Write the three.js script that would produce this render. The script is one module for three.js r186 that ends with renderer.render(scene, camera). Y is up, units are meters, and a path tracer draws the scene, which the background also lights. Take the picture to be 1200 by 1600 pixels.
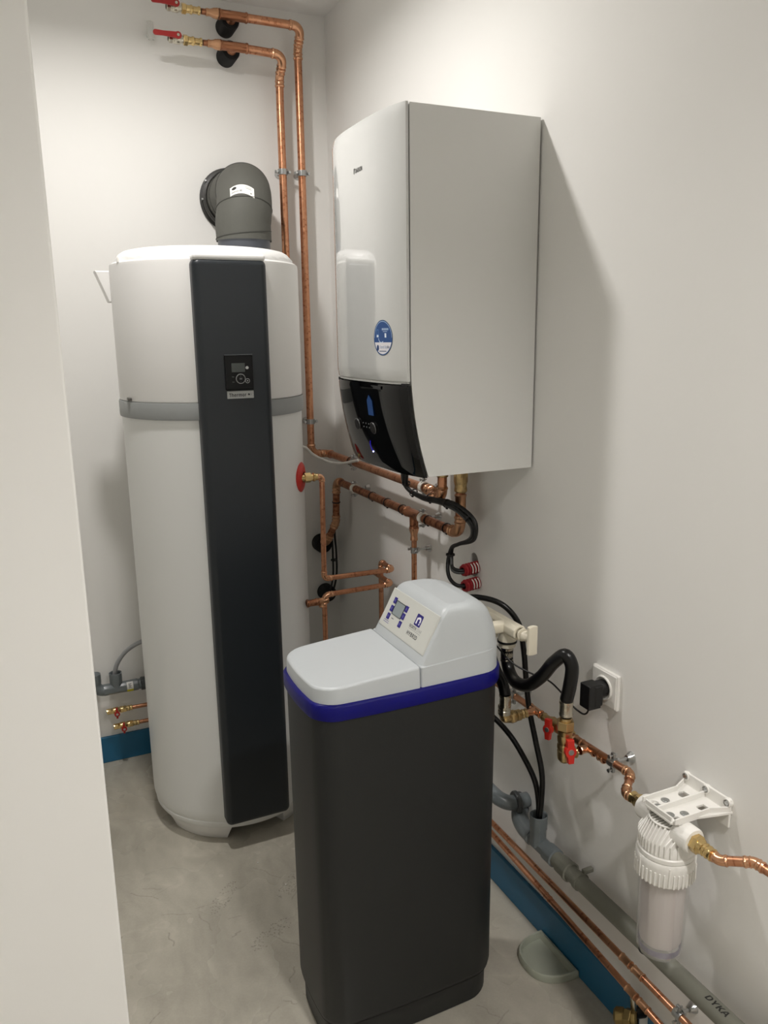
import * as THREE from 'three';
import { RoundedBoxGeometry } from 'three/addons/geometries/RoundedBoxGeometry.js';
import { mergeGeometries, toCreasedNormals, mergeVertices } from 'three/addons/utils/BufferGeometryUtils.js';
import { RectAreaLightUniformsLib } from 'three/addons/lights/RectAreaLightUniformsLib.js';
import { ImprovedNoise } from 'three/addons/math/ImprovedNoise.js';

// ---------------------------------------------------------------- camera, light, exposure
// world: back wall is z = 0, right wall is x = 0 (the room lies at x < 0, z > 0), floor is y = 0
const W = 1200, H = 1600;
const scene = new THREE.Scene();
scene.background = new THREE.Color(0x000000);
const camera = new THREE.PerspectiveCamera(65.9, W / H, 0.05, 30);
camera.position.set(-1.2004, 1.6644, 3.1047);
camera.rotation.set(-0.2203, -0.4291, -0.0139, 'YXZ');
camera.updateMatrixWorld(true);
scene.add(camera);
const renderer = new THREE.WebGLRenderer({ antialias: true });
renderer.toneMapping = THREE.LinearToneMapping;
renderer.toneMappingExposure = 1.0;
renderer.shadowMap.enabled = true;
RectAreaLightUniformsLib.init();
const CEIL = 2.84;
const LAMPS = [   // two ceiling downlights: x, z, strength, depth of the recess, width of the lamp, radius of the opening
  [-0.92, 0.97, 740, 0.015, 0.09, 0.085, 'above the grey panelled water heater'],
  [-0.50, 3.45, 405, 0.13, 0.20, 0.165, 'behind the camera near the entrance'],
];
const LAMP_COLOR = 0xfffbf8;

// ---------------------------------------------------------------- helpers
const V = (x, y, z) => new THREE.Vector3(x, y, z);
const used = new Map();
const numbered = n => { const k = used.get(n) || 0; used.set(n, k + 1); return k ? n + '_' + String(k).padStart(3, '0') : n; };
const origin = new WeakMap();
function thing(name, label, category, pos = [0, 0, 0], group) {
  const o = new THREE.Group(); o.name = numbered(name); o.position.set(...pos); scene.add(o);
  o.userData = { label, category }; if (group) o.userData.group = group;
  origin.set(o, pos); return o;
}
function shade(o) { o.castShadow = true; o.receiveShadow = true; return o; }
// a part: geometry given in world metres, moved into the frame of its thing
function part(name, geo, mat, parent, label) {
  const g = Array.isArray(geo) ? merge(geo) : geo;
  const p = origin.get(parent) || [0, 0, 0];
  g.translate(-p[0], -p[1], -p[2]);
  const m = shade(new THREE.Mesh(g, mat)); m.name = name; parent.add(m); origin.set(m, p);
  if (label) m.userData.label = label;
  return m;
}
function struct(name, geo, mat) {
  const m = shade(new THREE.Mesh(Array.isArray(geo) ? merge(geo) : geo, mat)); m.name = name; m.userData.kind = 'structure'; scene.add(m); return m;
}
function merge(list) {
  return mergeGeometries(list.map(g => {
    const q = g.index ? g.toNonIndexed() : g;
    for (const k of Object.keys(q.attributes)) if (!['position', 'normal', 'uv'].includes(k)) q.deleteAttribute(k);
    if (!q.attributes.uv) q.setAttribute('uv', new THREE.BufferAttribute(new Float32Array(q.attributes.position.count * 2), 2));
    return q;
  }), false);
}
function scaleUV(g, su, sv) { const u = g.attributes.uv; for (let i = 0; i < u.count; i++) u.setXY(i, u.getX(i) * su, u.getY(i) * sv); return g; }
const UP = V(0, 1, 0);
function aim(g, a, dir) {                     // geometry built along +y from the origin -> along dir from a
  const q = new THREE.Quaternion().setFromUnitVectors(UP, dir.clone().normalize());
  g.applyQuaternion(q); g.translate(a.x, a.y, a.z); return g;
}
function cyl(a, b, r, r2 = r, n = 24, open = false) {
  const d = b.clone().sub(a), L = d.length();
  const g = new THREE.CylinderGeometry(r2, r, L, n, 1, open); g.translate(0, L / 2, 0);
  scaleUV(g, 6.28 * r * 5, L * 5);
  return aim(g, a, d);
}
function turn(profile, a, dir, n = 32) {      // lathe: [radius, distance along dir]
  const g = new THREE.LatheGeometry(profile.map(p => new THREE.Vector2(Math.max(p[0], 1e-5), p[1])), n);
  return aim(toCreasedNormals(g.toNonIndexed ? g : g, 0.6), a, dir);
}
function hex(a, dir, r, L, n = 6) {           // bevelled hexagon nut
  const s = new THREE.Shape(); for (let i = 0; i < n; i++) { const t = i / n * 2 * Math.PI; s[i ? 'lineTo' : 'moveTo'](r * Math.cos(t), r * Math.sin(t)); } s.closePath();
  const b = Math.min(0.0012, L * 0.2);
  const g = new THREE.ExtrudeGeometry(s, { depth: L - 2 * b, bevelEnabled: true, bevelThickness: b, bevelSize: b, bevelOffset: -b, bevelSegments: 2 });
  g.translate(0, 0, b); g.rotateX(-Math.PI / 2); return aim(g, a, dir);
}
function ringAt(c, axis, R, r, n = 28, m = 10) { const g = new THREE.TorusGeometry(R, r, m, n); g.rotateX(Math.PI / 2); return aim(g, c, axis); }
function tube(pts, r, n = 60, k = 14) { return scaleUV(new THREE.TubeGeometry(new THREE.CatmullRomCurve3(pts.map(p => V(...p)), false, 'centripetal'), n, r, k, false), 2, 10); }
function hoseCaps(pts, r) { return [new THREE.SphereGeometry(r, 14, 10).translate(...pts[0]), new THREE.SphereGeometry(r, 14, 10).translate(...pts[pts.length - 1])]; }
function rbox(w, h, d, r, x, y, z, seg = 3) { return new RoundedBoxGeometry(w, h, d, seg, r).translate(x, y, z); }
class Arc extends THREE.Curve {
  constructor(c, u, v, R, th) { super(); Object.assign(this, { c, u, v, R, th }); }
  getPoint(t, o = V(0, 0, 0)) { const a = t * this.th; return o.copy(this.c).addScaledVector(this.u, this.R * Math.cos(a)).addScaledVector(this.v, this.R * Math.sin(a)); }
}
const bead = (p, d, r, w = 0.18) => turn([[r * 1.08, -r * w * 2], [r * 1.2, -r * w], [r * 1.26, 0], [r * 1.2, r * w], [r * 1.08, r * w * 2]], p, d, 24);
// a run of pipe: straight lengths and elbow fittings, each a part
function pipeRun(o, pts, r, mat, opt = {}) {
  const P = pts.map(p => V(...p)); const n = P.length; const off = new Array(n).fill(0);
  const fit = opt.fittingMat || mat; const names = opt.names || ['pipe', 'elbow'];
  for (let i = 1; i < n - 1; i++) {
    const d1 = P[i].clone().sub(P[i - 1]).normalize(), d2 = P[i + 1].clone().sub(P[i]).normalize();
    const th = Math.acos(THREE.MathUtils.clamp(d1.dot(d2), -1, 1)); if (th < 0.08) continue;
    let R = opt.R || r * 2; const half = Math.min(P[i].distanceTo(P[i - 1]), P[i].distanceTo(P[i + 1])) * 0.49;
    let t = R * Math.tan(th / 2); if (t > half) { t = half; R = t / Math.tan(th / 2); }
    off[i] = t;
    const a = P[i].clone().addScaledVector(d1, -t), b = P[i].clone().addScaledVector(d2, t);
    const nrm = d2.clone().sub(d1.clone().multiplyScalar(d1.dot(d2))).normalize();
    const c = a.clone().addScaledVector(nrm, R);
    const f = opt.fat || 1.12, s = Math.min(r * 1.5, half - t + r * 0.2);
    const gs = [scaleUV(new THREE.TubeGeometry(new Arc(c, nrm.clone().negate(), d1, R, th), 14, r * f, 20, false), 1, 2)];
    if (opt.sockets !== false) for (const [p, d] of [[a, d1.clone().negate()], [b, d2]]) {
      gs.push(cyl(p, p.clone().addScaledVector(d, s), r * f, r * f, 20));
      gs.push(bead(p.clone().addScaledVector(d, s * 0.75), d, r));
      if (s > r) gs.push(bead(p.clone().addScaledVector(d, s * 0.1), d, r, 0.1));
    }
    part(names[1], gs, fit, o);
  }
  for (let i = 0; i < n - 1; i++) {
    const d = P[i + 1].clone().sub(P[i]).normalize();
    const a = P[i].clone().addScaledVector(d, off[i]), b = P[i + 1].clone().addScaledVector(d, -off[i + 1]);
    if (a.distanceTo(b) > 0.004) part(names[0], cyl(a, b, r, r, 24), mat, o);
  }
}
function coupling(o, p, d, r, L, mat, name = 'coupling') {
  const a = V(...p), dir = V(...d).normalize();
  return part(name, turn([[r, -L / 2], [r * 1.2, -L / 2], [r * 1.27, -L / 2 + r * 0.2], [r * 1.2, -L / 2 + r * 0.45], [r * 1.12, -L / 2 + r * 0.6], [r * 1.12, L / 2 - r * 0.6], [r * 1.2, L / 2 - r * 0.45], [r * 1.27, L / 2 - r * 0.2], [r * 1.2, L / 2], [r, L / 2]], a, dir, 28), mat, o);
}
function tee(o, p, d, branch, r, rb, L, Lb, mat) {
  const a = V(...p), dir = V(...d).normalize(), b = V(...branch).normalize();
  const prof = (r, h0, h1) => [[r, h0], [r * 1.2, h0], [r * 1.27, h0 + r * 0.2], [r * 1.2, h0 + r * 0.45], [r * 1.12, h0 + r * 0.6], [r * 1.12, h1 - r * 0.6], [r * 1.2, h1 - r * 0.45], [r * 1.27, h1 - r * 0.2], [r * 1.2, h1], [r, h1]];
  return part('tee', [turn(prof(r, -L / 2, L / 2), a, dir, 28), turn([[rb * 1.15, 0], [rb * 1.12, Lb - rb * 0.7], [rb * 1.2, Lb - rb * 0.5], [rb * 1.28, Lb - rb * 0.25], [rb * 1.2, Lb], [rb, Lb]], a, b, 24)], mat, o);
}

// ---------------------------------------------------------------- textures
const PN = new ImprovedNoise();
function fbm(x, y, oct, z = 0.5) { let s = 0, a = 0.5, f = 1; for (let i = 0; i < oct; i++) { s += a * PN.noise(x * f, y * f, z + i * 7.3); a *= 0.5; f *= 2.03; } return s; }
function tex(w, h, fn, srgb = true) {
  const d = new Uint8Array(w * h * 4);
  for (let j = 0; j < h; j++) for (let i = 0; i < w; i++) { const c = fn(i / w, j / h, i, j); const k = (j * w + i) * 4; d[k] = c[0]; d[k + 1] = c[1]; d[k + 2] = c[2]; d[k + 3] = 255; }
  const t = new THREE.DataTexture(d, w, h, THREE.RGBAFormat); t.wrapS = t.wrapT = THREE.RepeatWrapping; t.magFilter = THREE.LinearFilter; t.minFilter = THREE.LinearMipmapLinearFilter; t.generateMipmaps = true;
  if (srgb) t.colorSpace = THREE.SRGBColorSpace; t.needsUpdate = true; return t;
}
let seed = 7; const rnd = () => { seed = (seed * 16807) % 2147483647; return seed / 2147483647; };
const clamp = THREE.MathUtils.clamp, sstep = THREE.MathUtils.smoothstep;
function canvasTex(w, h, draw) {
  const c = document.createElement('canvas'); c.width = w; c.height = h; const x = c.getContext('2d'); draw(x, w, h);
  const t = new THREE.CanvasTexture(c); t.colorSpace = THREE.SRGBColorSpace; t.anisotropy = 4; return t;
}
// trowelled micro-cement floor: 2.56 m square, centred on the visible part
const FX0 = -1.9, FZ0 = -0.1, FS = 2.56;
const marks = [];                                        // scuffs and dotted shoe prints, in metres
for (let i = 0; i < 60; i++) { const a = rnd() * 6.28, l = 0.02 + rnd() * 0.09; marks.push([-1.15 + rnd() * 0.95, 0.75 + rnd() * 1.2, Math.cos(a) * l, Math.sin(a) * l, 0.0008 + rnd() * 0.0016, 4 + rnd() * 10]); }
const prints = [[-0.70, 1.20, 0.5], [-0.62, 1.42, 0.35], [-0.79, 0.99, 0.9], [-0.58, 1.02, 0.7], [-0.50, 1.24, 0.6], [-0.72, 1.68, 0.4]];
const dark = new Float32Array(1536 * 1536);
{
  const N = 1536, s = N / FS;
  const dot = (x, z, r, v) => { const cx = (x - FX0) * s, cz = (z - FZ0) * s, rr = Math.max(1, r * s); for (let j = Math.floor(cz - rr); j <= cz + rr; j++) for (let i = Math.floor(cx - rr); i <= cx + rr; i++) if (i >= 0 && j >= 0 && i < N && j < N && (i - cx) ** 2 + (j - cz) ** 2 <= rr * rr) dark[j * N + i] = Math.max(dark[j * N + i], v); };
  for (const [x, z, dx, dz, w, v] of marks) for (let k = 0; k < 60; k++) { const t = k / 60; dot(x + dx * t + 0.004 * Math.sin(t * 9 + x * 40), z + dz * t, w, v * (0.5 + 0.5 * Math.sin(t * 25 + z * 90) ** 2)); }
  for (const [x, z, a] of prints) for (let k = 0; k < 150; k++) { const u = (rnd() - 0.5) * 0.15, v = (rnd() - 0.5) * 0.055; if (Math.hypot(u / 0.075, v / 0.028) > 1 || rnd() < 0.3) continue; dot(x + u * Math.cos(a) - v * Math.sin(a), z - u * Math.sin(a) - v * Math.cos(a), 0.0012 + rnd() * 0.0012, 8 + rnd() * 14); }
}
const floorMap = tex(1536, 1536, (u, v, i, j) => {
  const x = u * FS, z = v * FS;
  const wx = x + 0.10 * fbm(x * 3, z * 3, 3, 3.1), wz = z + 0.10 * fbm(x * 3 + 9, z * 3, 3, 5.1);
  const big = fbm(wx * 2.2, wz * 2.2, 4, 1.1) * 1.6;
  const swirl = Math.abs(fbm(wx * 4.5 + 3, wz * 4.5, 4, 8.2)); const ridge = Math.pow(clamp(1 - swirl * 9, 0, 1), 2);
  const streak = fbm(wx * 26, wz * 9, 3, 2.7);
  const fine = PN.noise(x * 240, z * 240, 4.4);
  const b = big * 17 + ridge * 9 * (0.5 + big) + streak * 14 + fine * 3.5 - dark[j * 1536 + i] * 1.5;
  return [clamp(173 + b * 1.15, 0, 255), clamp(168 + b * 1.13, 0, 255), clamp(155 + b * 1.08, 0, 255)];
});
const floorRough = tex(512, 512, (u, v) => { const n = fbm(u * 14, v * 14, 4, 6.6); const g = clamp(120 + n * 120, 0, 255); return [g, g, g]; }, false);
const copperMap = tex(256, 512, (u, v) => {
  const n = fbm(u * 5, v * 7, 4, 1.7), m = fbm(u * 9 + 4, v * 18, 3, 9.7), k = sstep(m, 0.10, 0.34), w = sstep(n, 0.02, 0.3);
  const l = PN.noise(u * 60, v * 7, 2.2) * 7;
  return [clamp(206 + n * 34 - k * 34 + l - w * 10, 0, 255), clamp(150 + n * 40 - k * 36 + l - w * 9, 0, 255), clamp(116 + n * 36 - k * 32 + l - w * 5, 0, 255)];
});
const tarnishMap = tex(256, 512, (u, v) => {
  const n = fbm(u * 4, v * 6, 4, 4.7), m = fbm(u * 7 + 4, v * 14, 3, 3.7), k = sstep(m, 0.05, 0.3);
  const l = PN.noise(u * 50, v * 6, 2.2) * 6;
  return [clamp(172 + n * 60 - k * 45 + l, 0, 255), clamp(120 + n * 54 - k * 38 + l, 0, 255), clamp(90 + n * 48 - k * 30 + l, 0, 255)];
});
const brassMap = tex(128, 128, (u, v) => { const n = fbm(u * 6, v * 6, 4, 2.7); return [clamp(190 + n * 60, 0, 255), clamp(164 + n * 62, 0, 255), clamp(118 + n * 56, 0, 255)]; });
const grain = tex(256, 256, (u, v, i, j) => { const n = 128 + PN.noise(i * 0.9, j * 0.9, 1) * 80 + PN.noise(i * 0.33, j * 0.33, 5) * 60; return [n, n, n]; }, false);
const wallBump = tex(512, 512, (u, v) => { const n = 128 + fbm(u * 40, v * 40, 3, 2) * 120; return [n, n, n]; }, false);

// ---------------------------------------------------------------- materials
const S = (color, roughness = 0.5, metalness = 0, o = {}) => new THREE.MeshStandardMaterial({ color, roughness, metalness, ...o });
const P = (color, roughness, o = {}) => new THREE.MeshPhysicalMaterial({ color, roughness, ...o });
const M = {
  wall: S(0xf0efeb, 0.85, 0, { bumpMap: wallBump, bumpScale: 0.0004 }),
  ceiling: S(0xf2f1ee, 0.9),
  floor: S(0xffffff, 0.55, 0, { map: floorMap, roughnessMap: floorRough }),
  blue: S(0x1d6285, 0.45),
  copper: S(0xffffff, 0.33, 1, { map: copperMap }), fitting: S(0xdba784, 0.27, 1), tarnish: S(0xffffff, 0.42, 1, { map: tarnishMap }), tarnishFit: S(0xc89a78, 0.34, 1),
  brass: S(0xffffff, 0.3, 1, { map: brassMap }), brassBright: S(0xdcc088, 0.22, 1), oldBrass: S(0x8c7a50, 0.42, 1, { bumpMap: grain, bumpScale: 0.0006 }), nickel: S(0xc9c3b4, 0.25, 1), steel: S(0xc6c8c8, 0.28, 1), zinc: S(0xaeb0b0, 0.35, 1),
  red: S(0xa51f1d, 0.4), redBright: S(0xc4261c, 0.4), redDuct: S(0xa12a30, 0.45), whiteMark: S(0xe9e4dc, 0.5),
  black: S(0x0d0d0e, 0.4), hose: P(0x070708, 0.32, { specularIntensity: 0.8 }), cable: S(0x111112, 0.45), foam: S(0x141415, 0.85), cableGrey: S(0x4c4d4d, 0.5),
  tank: P(0xe4e5e2, 0.34, {}), tankUpper: P(0xeae9e6, 0.3), tankLid: S(0xeeeeec, 0.4), band: S(0x939695, 0.45), anthracite: P(0x1b2126, 0.42), ctrl: P(0x0b0c0d, 0.5, { specularIntensity: 0.5 }), screenGrey: S(0x3f4542, 0.3),
  boilerFront: P(0xd0d1ce, 0.12, { clearcoat: 1, clearcoatRoughness: 0.02 }), boilerSide: S(0xdfdfdb, 0.5), glass: P(0x020203, 0.04, { ior: 1.42 }), glassEdge: S(0x050506, 0.65),
  duct: S(0x55554f, 0.75, 0, { bumpMap: grain, bumpScale: 0.0008 }), ductSeam: S(0x3a3a36, 0.8), ductCollar: S(0x4c5058, 0.35),
  softBody: P(0x191b1b, 0.5, { bumpMap: grain, bumpScale: 0.0002 }), softBlue: P(0x090768, 0.38, { specularIntensity: 0.5 }), softLid: P(0xc6cbcd, 0.38), fascia: S(0xd3d4cd, 0.45),
  pvc: P(0x6f7678, 0.3), pvcDull: S(0x77776c, 0.5), cream: P(0xe6dfcb, 0.35), white: P(0xeceae4, 0.35), whiteMatt: S(0xe6e4de, 0.5), ivory: S(0xe8e4da, 0.35),
  rubber: S(0x080808, 0.5), greyHose: P(0xa9abad, 0.3, { transmission: 0.25, thickness: 0 }),
  clear: P(0xffffff, 0.12, { transmission: 0.92, thickness: 0, ior: 1.5 }), frosted: P(0xf3f3f0, 0.4, { transmission: 0.6, thickness: 0 }), violet: P(0x8f86a6, 0.25, { transmission: 0.45, thickness: 0 }),
  tub: P(0xc9cdbd, 0.35, { transmission: 0.45, thickness: 0 }), dark: S(0x050505, 0.9), ink: S(0x222222, 0.5),
};

// ---------------------------------------------------------------- the room
{
  const g = new THREE.BoxGeometry(2.7, 0.12, 5.4); g.translate(-1.25, -0.06, 2.5);
  const p = g.attributes.position, u = g.attributes.uv; for (let i = 0; i < p.count; i++) u.setXY(i, (p.getX(i) - FX0) / FS, (p.getZ(i) - FZ0) / FS);
  struct('floor', g, M.floor);
  // ceiling with two round openings for the downlights
  const s = new THREE.Shape(); s.moveTo(-2.6, 0.2); s.lineTo(0.1, 0.2); s.lineTo(0.1, -5.2); s.lineTo(-2.6, -5.2); s.closePath();
  for (const [x, z, , , , ro] of LAMPS) { const h = new THREE.Path(); h.absarc(x, -z, ro, 0, Math.PI * 2, true); s.holes.push(h); }
  const c = new THREE.ExtrudeGeometry(s, { depth: 0.1, bevelEnabled: false, curveSegments: 32 }); c.rotateX(-Math.PI / 2); c.translate(0, CEIL, 0);
  struct('ceiling', c, M.ceiling);
}
const uvM = (g, k) => scaleUV(g, k, k);
struct('wall_back', uvM(new THREE.BoxGeometry(2.7, CEIL, 0.12).translate(-1.25, CEIL / 2, -0.06), 2), M.wall);
{
  const s = new THREE.Shape(); s.moveTo(0, 0); s.lineTo(5.2, 0); s.lineTo(5.2, CEIL); s.lineTo(0, CEIL); s.closePath();
  const h = new THREE.Path(); h.absellipse(1.131, 0.983, 0.026, 0.038, 0, Math.PI * 2, true); s.holes.push(h);          // drilled hole for the red cable ducts
  const g = new THREE.ExtrudeGeometry(s, { depth: 0.12, bevelEnabled: false, curveSegments: 40 });
  g.rotateY(-Math.PI / 2); g.translate(0.12, 0, 0);
  struct('wall_right', g, M.wall);
  struct('wall_right_backing', new THREE.BoxGeometry(0.02, 0.3, 0.3).translate(0.13, 0.98, 1.13), M.dark).name = 'trim_1';
}
struct('wall_left', new THREE.BoxGeometry(0.12, CEIL, 5.2).translate(-2.56, CEIL / 2, 2.6), M.wall);
struct('wall_front', new THREE.BoxGeometry(2.7, CEIL, 0.12).translate(-1.25, CEIL / 2, 5.16), M.wall);
struct('wall_partition', rbox(1.40, CEIL, 0.10, 0.004, -1.843, CEIL / 2, 1.95, 2), M.wall);
struct('baseboard_back', new RoundedBoxGeometry(2.5, 0.11, 0.012, 2, 0.003).translate(-1.25, 0.055, 0.006), M.blue);
struct('baseboard_right', [new RoundedBoxGeometry(0.012, 0.11, 1.90, 2, 0.003).translate(-0.006, 0.055, 0.965), new RoundedBoxGeometry(0.012, 0.11, 3.1, 2, 0.003).translate(-0.006, 0.055, 3.50)], M.blue);

// ceiling downlights (above the frame; they throw the light and shadows seen)
LAMPS.forEach(([x, z, I, dp, size, ro, where]) => {
  const o = thing('recessed_downlight', 'recessed round ceiling downlight ' + where, 'ceiling light', [x, CEIL, z]);
  part('trim_ring', turn([[ro - 0.003, 0.004], [ro - 0.003, -0.004], [ro + 0.013, -0.004], [ro + 0.015, -0.001], [ro + 0.013, 0.0]], V(x, CEIL, z), V(0, 1, 0), 40), M.white, o);
  part('housing', turn([[ro - 0.001, 0.0], [ro - 0.001, dp + 0.02], [0.001, dp + 0.02]], V(x, CEIL, z), V(0, 1, 0), 40), M.zinc, o);
  part('lens', cyl(V(x, CEIL + dp + 0.008, z), V(x, CEIL + dp + 0.016, z), size * 0.6, size * 0.6, 40), S(0xffffff, 0.6, 0, { emissive: LAMP_COLOR, emissiveIntensity: 2 }), o);
  const l = new THREE.RectAreaLight(LAMP_COLOR, I, size, size); l.position.set(x, CEIL + dp, z); l.lookAt(x, 0, z); scene.add(l);
});

// ---------------------------------------------------------------- lofted solids
function rrect(x0, x1, z0, z1, r, n = 8) {     // corner radii: [x1z1, x0z1, x0z0, x1z0]
  const out = []; const C = [[x1, z1, 1, 1, 0], [x0, z1, -1, 1, 1], [x0, z0, -1, -1, 2], [x1, z0, 1, -1, 3]];
  const mx = Math.min(x1 - x0, z1 - z0) * 0.49;
  C.forEach(([x, z, sx, sz, k]) => { const q = Math.min(r[k], mx); for (let i = 0; i <= n; i++) { const a = (k + i / n) * Math.PI / 2; out.push([x - sx * q + q * Math.cos(a), z - sz * q + q * Math.sin(a)]); } });
  // add points along the sides so that bowing shows
  const dense = []; out.forEach((p, i) => { const b = out[(i + 1) % out.length]; dense.push(p); if (i % (n + 1) === n) for (let k = 1; k < 8; k++) dense.push([p[0] + (b[0] - p[0]) * k / 8, p[1] + (b[1] - p[1]) * k / 8]); });
  return dense;
}
function loft(rings, crease = 0.7) {           // rings: arrays of [x,y,z]; closed with caps at both ends
  const n = rings[0].length, pos = [], idx = [];
  rings.forEach(r => r.forEach(p => pos.push(...p)));
  for (let k = 0; k < rings.length - 1; k++) for (let i = 0; i < n; i++) { const a = k * n + i, b = k * n + (i + 1) % n, c = a + n, d = b + n; idx.push(a, c, b, b, c, d); }
  const cap = (k, flip) => { const r = rings[k], c = [0, 1, 2].map(q => r.reduce((s, p) => s + p[q], 0) / n), v = []; for (let i = 0; i < n; i++) { const a = r[i], b = r[(i + 1) % n]; v.push(...c, ...(flip ? a : b), ...(flip ? b : a)); } const g = new THREE.BufferGeometry(); g.setAttribute('position', new THREE.Float32BufferAttribute(v, 3)); g.computeVertexNormals(); const m = V(0, 0, 0), N = g.attributes.normal; for (let i = 0; i < N.count; i++) m.add(V(N.getX(i), N.getY(i), N.getZ(i))); m.normalize(); for (let i = 0; i < N.count; i++) N.setXYZ(i, m.x, m.y, m.z); return g; };
    const g = new THREE.BufferGeometry(); g.setAttribute('position', new THREE.Float32BufferAttribute(pos, 3)); g.setIndex(idx);
  const q = mergeGeometries([toCreasedNormals(g, crease), cap(0, true), cap(rings.length - 1, false)]); const p = q.attributes.position, uv = new Float32Array(p.count * 2); for (let i = 0; i < p.count; i++) { uv[2 * i] = (p.getX(i) + p.getZ(i)) * 4; uv[2 * i + 1] = p.getY(i) * 4; } q.setAttribute('uv', new THREE.BufferAttribute(uv, 2));
  return q;
}

// ---------------------------------------------------------------- water heater
{
  const cx = -0.613, cz = 0.473, o = thing('water_heater', 'tall white cylindrical heat pump water heater with a dark grey vertical front panel', 'water heater', [cx, 0, cz]);
  const c0 = V(cx, 0, cz), up = V(0, 1, 0);
  const foot = (a0, a1) => {                    // a ring segment of the base, closed at both ends
    const prof = [[0.19, 0], [0.250, 0], [0.256, 0.008], [0.264, 0.035], [0.276, 0.06], [0.19, 0.06]], n = 24, rings = [];
    for (let k = 0; k <= n; k++) { const a = a0 + (a1 - a0) * k / n; const e = 0.012 * Math.max(0, 1 - Math.min(k, n - k) / 2); rings.push(prof.map(([r, h]) => { const b = a + (a1 > a0 ? 1 : -1) * (k < n / 2 ? -1 : 1) * (h / 0.06) * 0.09; return [cx + r * Math.cos(b), h, cz + r * Math.sin(b)]; })); }
    return loft(rings, 0.5);
  };
  const d = Math.PI / 180;
  for (const [a, b] of [[157, 112], [64, 25], [292, 248]]) part('foot', foot(a * d, b * d), M.tankUpper, o);
  part('lower_shell', turn([[0.0, 0.05], [0.255, 0.05], [0.276, 0.055], [0.283, 0.066], [0.2845, 0.078], [0.2825, 0.081], [0.2845, 0.084], [0.289, 0.10], [0.29, 0.12], [0.29, 1.43]], c0, up, 96), M.tank, o);
  part('grey_band', turn([[0.288, 1.424], [0.296, 1.426], [0.297, 1.432], [0.297, 1.470], [0.2955, 1.475], [0.288, 1.476]], c0, up, 96), M.band, o);
  part('upper_shell', turn([[0.286, 1.474], [0.2925, 1.478], [0.2935, 1.484], [0.2935, 1.876], [0.292, 1.884], [0.286, 1.889], [0.26, 1.890]], c0, up, 96), M.tankUpper, o);
  part('lid', turn([[0.278, 1.886], [0.279, 1.892], [0.277, 1.900], [0.262, 1.917], [0.252, 1.923], [0.238, 1.926], [0.0, 1.930]], c0, up, 96), M.tankLid, o);
  const fp = part('front_panel', rbox(0.217, 1.797, 0.13, 0.02, -0.611, 0.9865, 0.722, 6), M.anthracite, o, 'dark anthracite full height panel');
  part('panel_cap', rbox(0.211, 0.02, 0.125, 0.009, -0.611, 1.888, 0.7215, 4), M.tankLid, o);
  // controller on the panel
  const ct = part('controller', rbox(0.084, 0.101, 0.010, 0.004, -0.603, 1.563, 0.7895), M.ctrl, o, 'black control unit');
  part('display', rbox(0.040, 0.026, 0.002, 0.0008, -0.606, 1.577, 0.7952), M.screenGrey, ct);
  part('frame_lip', rbox(0.084, 0.003, 0.004, 0.001, -0.603, 1.614, 0.793), S(0x4a4e50, 0.3), ct);
  part('dial', [ringAt(V(-0.600, 1.545, 0.795), V(0, 0, 1), 0.0135, 0.0011), cyl(V(-0.600, 1.545, 0.790), V(-0.600, 1.545, 0.7955), 0.013)], S(0x9a9c9a, 0.3, 0.4), ct);
  part('dial_face', cyl(V(-0.600, 1.545, 0.790), V(-0.600, 1.545, 0.7962), 0.0123), M.ctrl, ct);
  part('dial_marks', [rbox(0.008, 0.005, 0.001, 0.0004, -0.600, 1.545, 0.7964), new THREE.ConeGeometry(0.002, 0.003, 3).translate(-0.600, 1.5535, 0.7962), new THREE.ConeGeometry(0.002, 0.003, 3).rotateZ(Math.PI).translate(-0.600, 1.5365, 0.7962)], S(0x5c5f5e, 0.4), ct);
  part('back_button', [ringAt(V(-0.580, 1.5385, 0.795), V(0, 0, 1), 0.0062, 0.0008), cyl(V(-0.580, 1.5385, 0.7952), V(-0.580, 1.5385, 0.7956), 0.002)], S(0x9a9c9a, 0.3, 0.4), ct);
  part('menu_button', cyl(V(-0.5795, 1.5765, 0.794), V(-0.5795, 1.5765, 0.7957), 0.0045), S(0xb5b8b5, 0.4), ct);
  for (const y of [1.551, 1.536]) part('indicator', rbox(0.006, 0.003, 0.001, 0.0003, -0.6225, y, 0.7948), S(0x3f4242, 0.4), ct);
  const badge = canvasTex(512, 144, (x, w, h) => {
    x.fillStyle = '#a6a8a6'; x.fillRect(0, 0, w, h); x.fillStyle = '#1a1c1d'; x.font = 'bold 100px sans-serif'; x.textBaseline = 'middle'; x.textAlign = 'left';
    x.save(); x.translate(22, 76); const m = x.measureText('Thermor').width; x.scale(350 / m, 1); x.fillText('Thermor', 0, 0); x.restore();
    x.beginPath(); x.moveTo(398, 62); x.lineTo(420, 48); x.lineTo(446, 64); x.lineTo(440, 88); x.lineTo(418, 92); x.lineTo(404, 80); x.closePath(); x.fill();
    x.lineWidth = 6; x.strokeStyle = '#5a5d5d'; x.beginPath(); x.arc(452, 70, 20, -1.2, 1.2); x.stroke();
  });
  const bd = part('badge', rbox(0.080, 0.0225, 0.005, 0.0015, -0.6015, 1.4985, 0.7885), S(0xa6a8a6, 0.35, 0.3), o, 'silver maker badge');
  part('badge_print', new THREE.PlaneGeometry(0.076, 0.0205).translate(-0.6015, 1.4985, 0.7912), S(0xffffff, 0.35, 0.2, { map: badge }), bd);
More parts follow.
